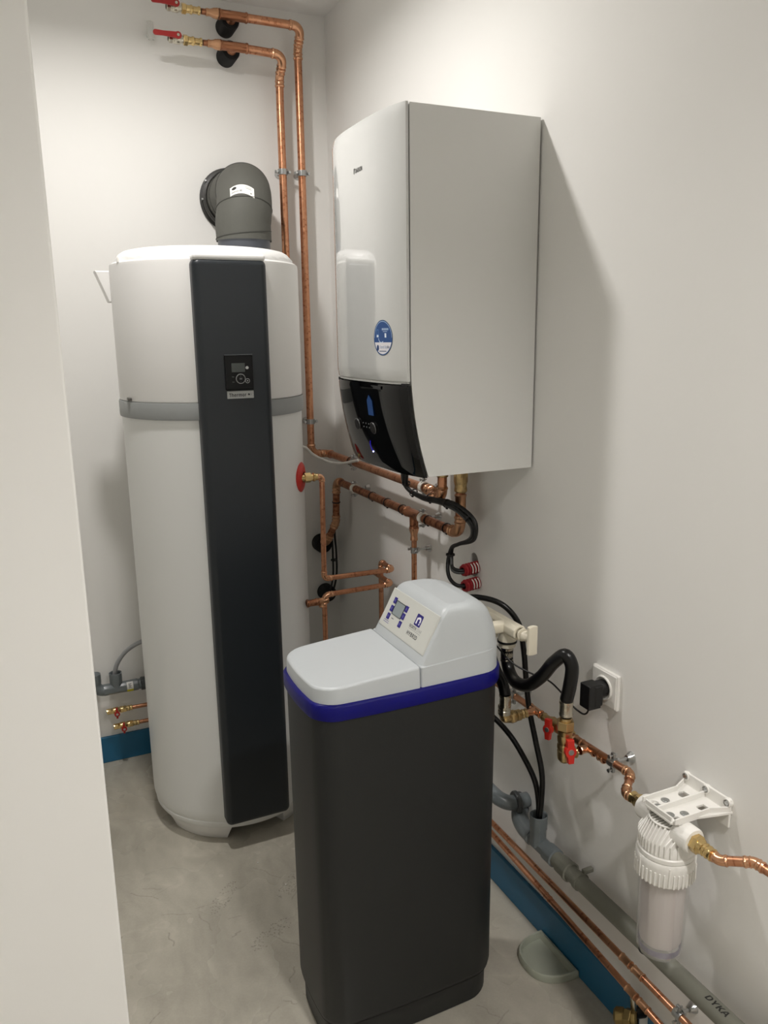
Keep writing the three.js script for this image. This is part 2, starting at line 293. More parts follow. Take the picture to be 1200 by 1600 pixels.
  // details on the left: cable guard, screw cap, dark clip; on the right: red rosette of the water outlet
  const gd = []; { const s = new THREE.Shape(); s.moveTo(0, 0); s.lineTo(-0.034, 0.088); s.lineTo(0.03, 0.088); s.lineTo(0.03, 0); s.closePath(); const g = new THREE.ExtrudeGeometry(s, { depth: 0.05, bevelEnabled: true, bevelSize: 0.003, bevelThickness: 0.003, bevelSegments: 2 }); g.translate(-0.91, 1.778, 0.40); gd.push(g); }
  part('cable_guard', gd, M.tankUpper, o);
  part('screw_cap', turn([[0.0, 0.018], [0.006, 0.016], [0.008, 0.01], [0.008, 0]], V(-0.886, 1.885, 0.560), up, 20), M.white, o);
  { const a = 161 * d; part('shell_clip', rbox(0.012, 0.009, 0.03, 0.002, cx + 0.294 * Math.cos(a), 1.484, cz + 0.294 * Math.sin(a)), S(0x4d4b45, 0.4), o); }
  const nrm = V(0.83, 0, 0.55).normalize(), rp = V(cx, 1.207, cz).addScaledVector(nrm, 0.288);
  part('outlet_rosette', turn([[0.018, 0.012], [0.022, 0.013], [0.046, 0.006], [0.05, 0.003], [0.049, -0.006]], rp, nrm, 40), M.redBright, o, 'round red outlet rosette');
}

// ---------------------------------------------------------------- insulated air duct elbow on the heater
{
  const x0 = -0.437, z0 = 0.31, r = 0.094, o = thing('air_duct_elbow', 'thick grey insulated duct elbow running from the heater top into the back wall', 'duct', [x0, 1.92, z0]);
  const R = 0.12, yb = 2.045, xe = -0.402;
  const pts = [[x0, 1.985, z0], [x0, yb, z0]]; for (let k = 1; k <= 12; k++) { const a = k / 12 * Math.PI / 2; pts.push([x0 + (xe - x0) * k / 12, yb + R * Math.sin(a), z0 - R * (1 - Math.cos(a))]); } pts.push([xe, yb + R, 0.12], [xe, yb + R, 0.025]);
  const curve = new THREE.CatmullRomCurve3(pts.map(p => V(...p)), false, 'centripetal');
  part('insulation', scaleUV(new THREE.TubeGeometry(curve, 90, r, 40, false), 6, 6), M.duct, o);
  const fr = curve.computeFrenetFrames(400);
  const wrap = (t0, t1, ph) => {                // a seam of the wrapped foam, lying round the elbow
    const pp = []; for (let k = 0; k <= 60; k++) { const s = k / 60, t = clamp(t0 + (t1 - t0) * s, 0, 1), i = Math.round(t * 400), a = ph + s * Math.PI * 2; const c = curve.getPointAt(t); pp.push(c.addScaledVector(fr.normals[i], (r + 0.0004) * Math.cos(a)).addScaledVector(fr.binormals[i], (r + 0.0004) * Math.sin(a))); }
    return new THREE.TubeGeometry(new THREE.CatmullRomCurve3(pp), 120, 0.0013, 6, false);
  };
  for (const [a, b, p] of [[0.0, 0.12, 0.4], [0.22, 0.30, 0.9], [0.56, 0.50, 0.2], [0.86, 0.82, 0]]) part('wrap_seam', wrap(a, b, p), M.ductSeam, o);
  part('collar', turn([[0.086, 1.925], [0.089, 1.93], [0.089, 1.985], [0.0915, 1.99], [0.0915, 2.0]], V(x0, 0, z0), V(0, 1, 0), 48), M.ductCollar, o, 'blue grey plastic collar');
  part('wall_flange', [turn([[0.096, 0.0], [0.112, 0.002], [0.113, 0.008], [0.097, 0.012]], V(xe, yb + R, 0.002), V(0, 0, 1), 48), turn([[0.098, 0.02], [0.107, 0.022], [0.108, 0.034], [0.099, 0.038]], V(xe, yb + R, 0.01), V(0, 0, 1), 48)], S(0x2e2d29, 0.5), o, 'dark wall ring');
  for (const a of [2.6, 3.2]) part('spring_clip', [cyl(V(xe + 0.104 * Math.cos(a), yb + R + 0.104 * Math.sin(a), 0.012), V(xe + 0.112 * Math.cos(a), yb + R + 0.112 * Math.sin(a), 0.05), 0.003)], M.zinc, o);
  const lab = canvasTex(512, 200, (x, w, h) => { x.fillStyle = '#efeee8'; x.fillRect(0, 0, w, h); x.fillStyle = '#1c1c1a'; x.beginPath(); x.ellipse(95, 62, 52, 34, 0, 0, 7); x.fill(); x.fillStyle = '#8a8a84'; x.fillRect(330, 36, 130, 8); x.fillRect(335, 66, 120, 12); x.fillStyle = '#33332f'; for (let k = 0; k < 26; k++) x.fillRect(35 + k * 6.4, 128, (k * 7) % 4 + 1.5, 34); x.fillRect(218, 120, 18, 40); x.fillRect(246, 116, 12, 44); x.fillRect(430, 140, 26, 22); });
  // label curved round the bend
  { const nu = 16, nv = 6, g = new THREE.PlaneGeometry(1, 1, nu, nv), p = g.attributes.position; const t0 = 0.257, t1 = 0.305;
    for (let i = 0; i < p.count; i++) { const u = p.getX(i) + 0.5, v = p.getY(i) + 0.5, t = t0 + (t1 - t0) * v - 0.03 * (u - 0.5) ** 2 * 2, k = Math.round(t * 400), c = curve.getPointAt(t), tan = curve.getTangentAt(t); const side = V(1, 0, 0).addScaledVector(tan, -tan.x).normalize(); const out = side.clone().cross(tan).normalize(); if (out.z < 0 && out.y < 0) out.negate(); const a = (u - 0.5) * 0.86 - 0.30; const q = c.addScaledVector(out, (r + 0.0012) * Math.cos(a)).addScaledVector(side, (r + 0.0012) * Math.sin(a)); p.setXYZ(i, q.x, q.y, q.z); }
    g.computeVertexNormals(); part('label_sticker', g, S(0xffffff, 0.4, 0, { map: lab, side: THREE.DoubleSide }), o, 'white printed sticker'); }
}

// ---------------------------------------------------------------- boiler on the right wall
const BZ0 = 0.979, BZ1 = 1.419, BY0 = 1.324, BY1 = 2.164, BZC = (BZ0 + BZ1) / 2;
const frontX = (z, y) => { const s = (z - BZC) / 0.22; const rec = y < 1.60 ? 0.046 * Math.pow((1.60 - y) / 0.276, 2) : 0; return -(0.367 + 0.025 * (1 - Math.abs(s * s * s))) + rec; };
function slab(z0, z1, y0, y1, fx, bx, nz = 16, ny = 16, r = 0.0) {      // a closed plate between two surfaces x = fx(z, y) and x = bx(z, y)
  const pos = [], idx = [], N = (nz + 1) * (ny + 1);
  for (const f of [fx, bx]) for (let j = 0; j <= ny; j++) for (let i = 0; i <= nz; i++) { const z = z0 + (z1 - z0) * i / nz, y = y0 + (y1 - y0) * j / ny; const e = Math.min(z - z0, z1 - z, y - y0, y1 - y); const rr = f === fx && r > 0 ? r * Math.pow(1 - clamp(e / r, 0, 1), 2) : 0; pos.push(f(z, y) + rr, y, z); }
  const id = (s, j, i) => s * N + j * (nz + 1) + i, quad = (a, b, c, d) => idx.push(a, b, c, a, c, d);
  for (let j = 0; j < ny; j++) for (let i = 0; i < nz; i++) { quad(id(0, j, i), id(0, j, i + 1), id(0, j + 1, i + 1), id(0, j + 1, i)); quad(id(1, j, i), id(1, j + 1, i), id(1, j + 1, i + 1), id(1, j, i + 1)); }
  for (let j = 0; j < ny; j++) { quad(id(0, j, 0), id(0, j + 1, 0), id(1, j + 1, 0), id(1, j, 0)); quad(id(0, j, nz), id(1, j, nz), id(1, j + 1, nz), id(0, j + 1, nz)); }
  for (let i = 0; i < nz; i++) { quad(id(0, 0, i), id(1, 0, i), id(1, 0, i + 1), id(0, 0, i + 1)); quad(id(0, ny, i), id(0, ny, i + 1), id(1, ny, i + 1), id(1, ny, i)); }
  const g = new THREE.BufferGeometry(); g.setAttribute('position', new THREE.Float32BufferAttribute(pos, 3)); g.setIndex(idx);
  return toCreasedNormals(g, 0.6);
}
{
  const o = thing('wall_boiler', 'white wall hung heating unit with curved glossy front and black glass control panel', 'boiler', [0, BY0, BZC]);
  part('casing', slab(BZ0 + 0.002, BZ1, BY0, BY1 - 0.001, (z, y) => Math.min(frontX(BZ0, y) + 0.013, -0.2), () => -0.006, 2, 24, 0), M.boilerSide, o);
  const fc = part('front_cover', slab(BZ0, BZ1, 1.556, BY1, frontX, (z, y) => frontX(BZ0, y) + 0.0095, 30, 40, 0.003), M.boilerFront, o, 'glossy white front cover');
  part('cover_lip', slab(BZ0 + 0.004, BZ1 - 0.004, 1.549, 1.556, (z, y) => frontX(z, y) + 0.004, (z, y) => frontX(BZ0, y) + 0.0095, 20, 2), S(0xb9bab6, 0.4), fc);
  const pn = part('control_panel', slab(BZ0 + 0.001, BZ1, BY0 - 0.002, 1.546, frontX, (z, y) => frontX(BZ0, y) + 0.0095, 30, 24, 0.002), M.glass, o, 'curved black glass control panel');
  for (const z of [BZ0 + 0.02, BZ1 - 0.014]) part('hinge_clip', rbox(0.012, 0.008, z > 1.2 ? 0.024 : 0.010, 0.001, frontX(z, 1.548) + 0.007, 1.5475, z), M.black, o);
  const on = (z, y, e) => V(frontX(z, y) - e, y, z);
  const nOut = (z, y) => V(-1, (frontX(z, y + 0.002) - frontX(z, y - 0.002)) / 0.004 * 1, -(frontX(z + 0.002, y) - frontX(z - 0.002, y)) / 0.004 * -1).normalize();
  for (const [z, y] of [[1.145, 1.433], [1.246, 1.431]]) { const n = nOut(z, y), p = on(z, y, -0.001); part('dial', [turn([[0, 0.007], [0.0128, 0.007], [0.0140, 0.006], [0.0145, 0]], p, n, 32)], M.glassEdge, pn); part('dial_ring', ringAt(on(z, y, 0.0036), n, 0.0150, 0.0005, 40, 8), M.zinc, pn); }
  for (const z of [1.180, 1.198, 1.216]) for (const y of [1.439, 1.429]) part('button_mark', rbox(0.0008, 0.003, 0.003, 0.0003, on(z, y, 0.0003).x, y, z, 1), S(0x9a9c9e, 0.4), pn);
  { const s = new THREE.Shape(); s.moveTo(-0.0165, -0.025); s.lineTo(0.0165, -0.025); s.lineTo(0.0165, 0.013); s.lineTo(0, 0.028); s.lineTo(-0.0165, 0.013); s.closePath(); const g = new THREE.ShapeGeometry(s); g.rotateY(-Math.PI / 2); g.rotateZ(0.125); const p = on(1.247, 1.489, 0.0016); g.translate(p.x, p.y, p.z); part('display_icon', g, S(0x14355f, 0.4, 0, { emissive: 0x1c4f96, emissiveIntensity: 0.16, side: THREE.DoubleSide }), pn, 'lit blue house shaped display'); }
  { const g = []; for (let k = 0; k <= 10; k++) { const a = k / 10; g.push(on(1.210 - 0.022 * Math.sin(a * 2.6) * 0.55 - 0.008 * (1 - a), 1.393 - 0.029 * a, 0.0004)); } part('status_light', new THREE.TubeGeometry(new THREE.CatmullRomCurve3(g), 20, 0.0008, 6), S(0x120a60, 0.4, 0, { emissive: 0x2410d0, emissiveIntensity: 0.8 }), pn);
    part('status_lamp', new THREE.SphereGeometry(0.0021, 12, 8).translate(...on(1.2035, 1.364, 0.0006).toArray()), S(0x8890ff, 0.4, 0, { emissive: 0xa9b0ff, emissiveIntensity: 6 }), pn, 'glowing white blue lamp'); }
  part('panel_label', rbox(0.0008, 0.008, 0.060, 0.0003, on(1.289, 1.5375, 0.0002).x, 1.5375, 1.289, 1), S(0x2c2d2e, 0.5), pn);
  // maker's name and round sticker
  const logo = canvasTex(256, 72, (x, w, h) => { x.clearRect(0, 0, w, h); x.fillStyle = '#161614'; x.beginPath(); x.moveTo(8, 10); x.lineTo(46, 10); x.lineTo(38, 22); x.lineTo(30, 22); x.lineTo(22, 62); x.lineTo(8, 62); x.closePath(); x.fill(); x.font = 'bold 58px sans-serif'; x.textBaseline = 'middle'; x.save(); x.translate(50, 38); x.scale(196 / x.measureText('DAIKIN').width, 1); x.fillText('DAIKIN', 0, 0); x.restore(); });
  const patch = (zc, y, w, h, mat, name, label, round) => { const g = round ? new THREE.CircleGeometry(w / 2, 48) : new THREE.PlaneGeometry(w, h, 6, 1); g.rotateY(-Math.PI / 2); const p = g.attributes.position; for (let i = 0; i < p.count; i++) { const z = zc + p.getZ(i), yy = y + p.getY(i); p.setXYZ(i, frontX(z, yy) - 0.0006, yy, z); } g.computeVertexNormals(); return part(name, g, mat, fc, label); };
  patch(1.214, 2.0575, 0.056, 0.017, S(0xffffff, 0.3, 0, { map: logo, transparent: true, alphaTest: 0.3, side: THREE.DoubleSide }), 'maker_name', 'small black maker name');
  const stk = canvasTex(512, 512, (x, w) => {
    x.fillStyle = '#22404f'; x.fillRect(0, 0, w, w); x.fillStyle = '#1b4c8c'; x.beginPath(); x.arc(256, 256, 250, 0, 7); x.fill();
    x.lineWidth = 8; x.strokeStyle = '#b9d0e6'; x.beginPath(); x.arc(256, 256, 236, Math.PI, 2 * Math.PI); x.stroke();
    x.fillStyle = '#e8e6ea'; x.beginPath(); x.arc(256, 256, 236, 0.28, Math.PI - 0.28); x.closePath(); x.fill();
    x.strokeStyle = '#5f8fc4'; x.lineWidth = 8; x.strokeRect(88, 140, 50, 70); x.fillStyle = '#e6f0fa'; x.fillRect(86, 214, 56, 34); x.fillRect(312, 190, 42, 62); x.lineWidth = 12; x.strokeStyle = '#cfe0f2'; x.beginPath(); x.arc(220, 240, 84, 0.9, 2.9); x.stroke();
    x.fillStyle = '#bcd2ea'; for (let k = 0; k < 6; k++) x.fillRect(244 + k * 29, 118, 20, 30); x.fillRect(270, 162, 110, 8); x.font = 'bold 52px sans-serif';
    x.fillStyle = '#1d3f74'; x.beginPath(); x.ellipse(120, 402, 34, 44, 0, 0, 7); x.fill(); x.font = '54px sans-serif'; x.fillStyle = '#5677a8'; x.fillText('Stand By', 176, 408, 190); x.fillStyle = '#16305c'; x.font = 'bold 54px sans-serif'; x.fillText('Me', 366, 408, 70); x.fillStyle = '#6a7690'; x.fillRect(160, 442, 196, 14);
  });
  patch(1.332, 1.658, 0.084, 0.084, S(0xffffff, 0.3, 0, { map: stk, side: THREE.DoubleSide }), 'round_sticker', 'round blue and white information sticker', true);
  part('tap_handle', rbox(0.014, 0.014, 0.05, 0.003, -0.10, 1.314, 1.095), M.red, o, 'red tap handle');
}

// ---------------------------------------------------------------- ball valves and clamps
// lever valve lying along +x (run end at xr), wing valves elsewhere
function leverValve(y, z, xr, label) {
  const o = thing('ball_valve', label, 'valve', [xr - 0.06, y, z], 'lever valves on the ceiling pipes'); delete o.userData.group;
  const X = V(1, 0, 0);
  part('body', [turn([[0.010, -0.055], [0.0125, -0.053], [0.0125, -0.04], [0.016, -0.034], [0.0165, -0.018], [0.013, -0.012], [0.012, 0]], V(xr - 0.01, y, z), X, 28), hex(V(xr - 0.063, y, z), X, 0.0155, 0.012)], M.nickel, o);
  part('union_nut', hex(V(xr - 0.014, y, z), X, 0.0175, 0.014), M.brassBright, o);
  part('reducer', turn([[0.011, 0], [0.0135, 0.001], [0.012, 0.012], [0.0145, 0.016], [0.0145, 0.021], [0.0115, 0.024], [0.011, 0.040], [0.0135, 0.043], [0.0135, 0.048], [0.010, 0.050]], V(xr, y, z), X, 28), M.brassBright, o);
  const zz = z + 0.026, a = V(xr - 0.036, y + 0.004, zz);
  part('stem', [cyl(V(xr - 0.036, y + 0.002, z + 0.01), a, 0.006), hex(a, V(0, 0, 1), 0.0055, 0.006)], M.nickel, o);
  const s = new THREE.Shape(); s.absarc(0, 0, 0.0105, -2.2, 2.2, false); s.lineTo(-0.05, 0.0065); s.lineTo(-0.074, 0.0075); s.absarc(-0.074, 0, 0.0075, Math.PI / 2, -Math.PI / 2 + 2 * Math.PI, false); s.lineTo(-0.05, -0.0065); s.closePath();
  const g = new THREE.ExtrudeGeometry(s, { depth: 0.004, bevelEnabled: true, bevelSize: 0.001, bevelThickness: 0.001, bevelSegments: 2, curveSegments: 16 }); g.rotateZ(-0.0); g.translate(a.x, a.y, zz - 0.002);
  part('lever', g, M.red, o, 'red lever'); part('screw', cyl(V(a.x, a.y, zz), V(a.x, a.y, zz + 0.0055), 0.0045), M.steel, o);
}
const clampGroup = 'steel pipe clamps';
function pipeClamp(c, axis, toWall, r, standoff, label, opt = {}) {
  const p = V(...c), ax = V(...axis).normalize(), w = V(...toWall).normalize(), s = ax.clone().cross(w).normalize();
  const o = thing('pipe_clamp', label, 'pipe clamp', c);
  const wd = 0.010; part('ring', turn([[r * 1.02, -wd], [r * 1.26, -wd], [r * 1.3, -wd * 0.8], [r * 1.3, wd * 0.8], [r * 1.26, wd], [r * 1.02, wd]], p, ax, 32), opt.white ? M.ivory : M.zinc, o);
  for (const k of [-1, 1]) { const e = p.clone().addScaledVector(s, k * (r * 1.3 + 0.006)); const g = new RoundedBoxGeometry(0.013, 0.011, 0.007, 2, 0.0015); const m = new THREE.Matrix4().makeBasis(s, ax, w); g.applyMatrix4(m); g.translate(e.x, e.y, e.z); part('ear', g, M.zinc, o); part('screw', [cyl(e.clone().addScaledVector(w, -0.010), e.clone().addScaledVector(w, 0.010), 0.0025, 0.0025, 10), cyl(e.clone().addScaledVector(w, -0.013), e.clone().addScaledVector(w, -0.009), 0.0045, 0.0045, 14)], M.steel, o); }
  part('stud', [cyl(p.clone().addScaledVector(w, r * 1.2), p.clone().addScaledVector(w, standoff), 0.004, 0.004, 12), hex(p.clone().addScaledVector(w, r * 1.25), w, 0.008, 0.007)], M.steel, o);
  if (opt.rosette !== false) part('rosette', turn([[0.0048, 0], [0.0075, 0.001], [0.010, 0.007], [0.0128, 0.0125], [0.0135, 0.0150], [0.0125, 0.016]], p.clone().addScaledVector(w, standoff - 0.016), w, 28), M.steel, o);
}
function cableTie(c, axis, r, label) { const o = thing('cable_tie', label, 'cable tie', c); const p = V(...c), a = V(...axis).normalize(); part('strap', turn([[r, -0.0024], [r + 0.0016, -0.0024], [r + 0.0016, 0.0024], [r, 0.0024]], p, a, 28), M.black, o); const d = V(0, -1, 0).addScaledVector(a, a.y).normalize(); const e = p.clone().addScaledVector(d, r + 0.002); part('lock', rbox(0.006, 0.006, 0.006, 0.001, e.x, e.y, e.z, 2), M.black, o); return o; }

// ---------------------------------------------------------------- copper pipes
const R28 = 0.0142, R18 = 0.009, R16 = 0.008;
{ // upper heating pipe: valve - tee - down the back wall - along the right wall - boiler
  const o = thing('copper_pipe', 'thick copper pipe from the higher red lever valve, down the corner to the boiler underside', 'copper pipe', [-0.385, 2.752, 0.12]);
  pipeRun(o, [[-0.495, 2.752, 0.12], [-0.44, 2.752, 0.12]], R18 * 1.05, M.tarnish);
  part('reducer', turn([[0.0105, 0], [0.0125, 0.003], [0.0115, 0.012], [0.0125, 0.018], [0.0165, 0.028], [0.0165, 0.034], [0.0175, 0.036], [0.0175, 0.042], [0.014, 0.044]], V(-0.48, 2.752, 0.12), V(1, 0, 0)), M.tarnishFit, o);
  tee(o, [-0.385, 2.752, 0.12], [1, 0, 0], [0, 0, -1], R28, R28, 0.10, 0.035, M.tarnish);
  part('pipe', cyl(V(-0.385, 2.752, 0.12), V(-0.385, 2.752, -0.02), R28), M.copper, o);
  pipeRun(o, [[-0.385, 2.752, 0.12], [-0.137, 2.752, 0.12], [-0.133, 2.692, 0.065], [-0.131, 2.6, 0.06], [-0.131, 1.192, 0.06], [-0.06, 1.192, 0.06], [-0.06, 1.190, 0.972], [-0.088, 1.186, 1.030], [-0.090, 1.188, 1.092], [-0.090, 1.30, 1.095]], R28, M.copper, { fittingMat: M.fitting, R: 0.034 });
  part('union', [turn([[0.016, 0], [0.0175, 0.002], [0.0175, 0.03], [0.019, 0.034], [0.0185, 0.055], [0.016, 0.058]], V(-0.090, 1.255, 1.094), V(0, 1, 0)), hex(V(-0.090, 1.285, 1.095), V(0, 1, 0), 0.0205, 0.026)], M.brass, o, 'brass union');
}
{
  const o = thing('copper_pipe', 'thick copper pipe from the lower red lever valve, dropping behind the heater', 'copper pipe', [-0.388, 2.655, 0.12]);
  pipeRun(o, [[-0.495, 2.655, 0.12], [-0.44, 2.655, 0.12]], R18 * 1.05, M.tarnish);
  part('reducer', turn([[0.0105, 0], [0.0125, 0.003], [0.0115, 0.012], [0.0125, 0.018], [0.0165, 0.028], [0.0165, 0.034], [0.0175, 0.036], [0.0175, 0.042], [0.014, 0.044]], V(-0.48, 2.655, 0.12), V(1, 0, 0)), M.tarnishFit, o);
  tee(o, [-0.388, 2.655, 0.12], [1, 0, 0], [0, 0, -1], R28, R28, 0.10, 0.035, M.tarnish);
  part('pipe', cyl(V(-0.388, 2.655, 0.12), V(-0.388, 2.655, -0.02), R28), M.copper, o);
  pipeRun(o, [[-0.388, 2.655, 0.12], [-0.207, 2.65, 0.12], [-0.207, 2.592, 0.065], [-0.207, 2.50, 0.06], [-0.207, 0.9, 0.06]], R28, M.copper, { fittingMat: M.fitting, R: 0.034 });
}
leverValve(2.752, 0.12, -0.548, 'ball valve with red lever on the higher of the two ceiling pipes');
leverValve(2.655, 0.12, -0.548, 'ball valve with red lever on the lower of the two ceiling pipes');
for (const [y, n, x] of [[2.752, 'higher', -0.385], [2.655, 'lower', -0.388]]) {
  const o = thing('pipe_sleeve', 'black foam sleeve behind the tee of the ' + n + ' ceiling pipe', 'pipe insulation', [x, y, 0.03]);
  part('foam', turn([[0.016, 0.082], [0.030, 0.082], [0.033, 0.076], [0.034, 0.0], [0.03, -0.004], [0.016, -0.004]], V(x, y, 0.002), V(0, 0, 1)), M.foam, o);
}
pipeClamp([-0.131, 2.268, 0.06], [0, 1, 0], [0, 0, -1], R28, 0.06, 'steel clamp high on the right hand vertical corner pipe');
pipeClamp([-0.207, 2.268, 0.06], [0, 1, 0], [0, 0, -1], R28, 0.06, 'steel clamp on the vertical pipe left of the corner pipe');
pipeClamp([-0.131, 1.326, 0.06], [0, 1, 0], [0, 0, -1], R28, 0.06, 'steel clamp low on the corner pipe just above its bottom elbow');
pipeClamp([-0.06, 1.192, 0.345], [0, 0, 1], [1, 0, 0], R28, 0.06, 'small clamp on the upper wall pipe where the white cable ends');
pipeClamp([-0.06, 1.192, 0.918], [0, 0, 1], [1, 0, 0], R28, 0.06, 'white lined clamp on the upper wall pipe under the boiler', { white: true });
{ // second heating pipe: out of the back wall, up, along the right wall under the first, boiler
  const o = thing('copper_pipe', 'thick brown copper pipe with black ties from back wall sleeve to boiler underside', 'copper pipe', [-0.06, 1.09, 0.15]);
  pipeRun(o, [[-0.085, 0.80, -0.02], [-0.088, 0.822, 0.095], [-0.062, 0.915, 0.14], [-0.06, 1.09, 0.152], [-0.06, 1.09, 1.147], [-0.06, 1.30, 1.150]], R28, M.tarnish, { fittingMat: M.tarnishFit, R: 0.034 });
  tee(o, [-0.06, 1.09, 0.848], [0, 0, 1], [0, -1, 0], R28, R28 * 0.92, 0.10, 0.05, M.tarnish);
  part('reducer', turn([[0.0135, 0], [0.0165, 0.002], [0.016, 0.008], [0.0115, 0.024], [0.0115, 0.034], [0.0125, 0.038], [0.0125, 0.044], [0.009, 0.046]], V(-0.06, 1.046, 0.848), V(0, -1, 0)), M.fitting, o);
  pipeRun(o, [[-0.06, 1.02, 0.848], [-0.06, 0.40, 0.848]], R18, M.copper);
  coupling(o, [-0.06, 1.185, 1.149], [0, 1, 0], R28, 0.05, M.tarnishFit);
  part('union', [turn([[0.0155, 0], [0.019, 0.005], [0.0175, 0.02], [0.019, 0.028], [0.0205, 0.034], [0.0205, 0.072], [0.018, 0.076]], V(-0.06, 1.215, 1.150), V(0, 1, 0)), hex(V(-0.06, 1.262, 1.150), V(0, 1, 0), 0.0225, 0.02)], M.brass, o, 'brass union');
  part('end_nut', hex(V(-0.06, 1.29, 1.150), V(0, 1, 0), 0.0235, 0.034), M.zinc, o, 'grey end nut');
}
pipeClamp([-0.06, 1.09, 0.345], [0, 0, 1], [1, 0, 0], R28, 0.06, 'white lined clamp near the left end of the lower wall pipe', { white: true });
pipeClamp([-0.06, 1.09, 0.912], [0, 0, 1], [1, 0, 0], R28, 0.06, 'white lined clamp right of the tee on the lower wall pipe', { white: true });
pipeClamp([-0.06, 0.968, 0.848], [0, 1, 0], [1, 0, 0], R18, 0.06, 'clamp with chrome rosette on the thin drop pipe under the tee');
[[0.335, 1.09, 'left of all'], [0.50, 1.09, 'second from left'], [0.63, 1.09, 'third from left'], [0.75, 1.09, 'just left of the tee'], [0.935, 1.09, 'right of the white lined clamp'], [1.055, 1.09, 'nearest the elbow under the boiler']].forEach(([z, y, n]) => cableTie([-0.06, y, z + 0.012], [0, 0, 1], R28 + 0.0008, 'black cable tie round the lower wall pipe, ' + n));
cableTie([-0.06, 1.192, 0.31], [0, 0, 1], R28 + 0.0008, 'black cable tie round the upper wall pipe by the white cable');
cableTie([-0.061, 1.0, 0.146], [0, 1, 0.07], R28 + 0.0008, 'black cable tie on the short upright part of the lower wall pipe');
for (const [x, y, n, rr] of [[-0.085, 0.80, 'upper', 0.038], [-0.07, 0.578, 'lower', 0.036]]) {
  const o = thing('pipe_sleeve', n + ' black foam sleeve in the back wall right of the heater', 'pipe insulation', [x, y, 0.03]);
  part('foam', turn([[0.015, 0.05], [rr - 0.003, 0.05], [rr, 0.044], [rr, 0.0], [rr - 0.003, -0.003], [0.015, -0.003]], V(x, y, 0.003), V(0, 0, 1)), M.foam, o);
  if (n === 'lower') part('plug', turn([[0, 0.058], [0.02, 0.056], [0.026, 0.05]], V(x, y, 0), V(0, 0, 1)), M.foam, o);
}
for (const [dx, n] of [[0, 'left'], [0.016, 'right']]) {
  const p = [[-0.06 + dx, 1.072, 0.125], [-0.045 + dx * 0.6, 0.98, 0.10], [-0.055 + dx * 0.7, 0.86, 0.075], [-0.05 + dx, 0.76, 0.06], [-0.052 + dx, 0.66, 0.06], [-0.065 + dx, 0.59, 0.05], [-0.066 + dx, 0.575, 0.035]];
  const o = thing('black_cable', 'thin black cable between the two wall sleeves, ' + n + ' one of the pair', 'cable', p[0]); part('cable', [tube(p, 0.0042), ...hoseCaps(p, 0.0042)], M.cable, o);
}
cableTie([-0.045, 0.73, 0.06], [0, 1, 0], 0.013, 'black cable tie joining the two cables between the wall sleeves');
{ // domestic water pipes right of the heater
  const o = thing('copper_pipe', 'thin copper pipe from the red rosette, down, then across to the right wall', 'copper pipe', [-0.305, 0.85, 0.65]);
  part('union_nut', [hex(V(-0.366, 1.206, 0.65), V(1, 0, 0), 0.0165, 0.022), turn([[0.012, 0.02], [0.012, 0.028], [0.0145, 0.030], [0.0145, 0.036], [0.0115, 0.038], [0.0115, 0.045]], V(-0.366, 1.206, 0.65), V(1, 0, 0)), cyl(V(-0.40, 1.206, 0.65), V(-0.366, 1.206, 0.65), 0.011)], M.brassBright, o, 'brass union nut');
  pipeRun(o, [[-0.33, 1.206, 0.65], [-0.304, 1.206, 0.65], [-0.307, 0.849, 0.65], [-0.046, 0.846, 0.65], [-0.048, 0.850, 0.552], [-0.05, 0.05, 0.55]], R18, M.copper, { fittingMat: M.fitting, R: 0.014 });
}
{
  const o = thing('copper_pipe', 'thin copper pipe with open tee stub, lower of the two crossing to the wall', 'copper pipe', [-0.309, 0.79, 0.65]);
  pipeRun(o, [[-0.309, 0.02, 0.65], [-0.309, 0.79, 0.65], [-0.05, 0.793, 0.65], [-0.05, 0.793, 0.5]], R18, M.copper, { fittingMat: M.fitting, R: 0.019 });
  tee(o, [-0.318, 0.771, 0.65], [1, 0, 0], [0, -1, 0], R18 * 1.1, R18, 0.045, 0.022, M.tarnishFit);
  part('stub', turn([[0.0085, 0], [0.0135, 0.001], [0.0145, 0.004], [0.0125, 0.008], [0.0115, 0.012], [0.0125, 0.038], [0.0135, 0.042], [0.0105, 0.046]], V(-0.374, 0.769, 0.65), V(1, 0, 0)), M.tarnish, o);
}
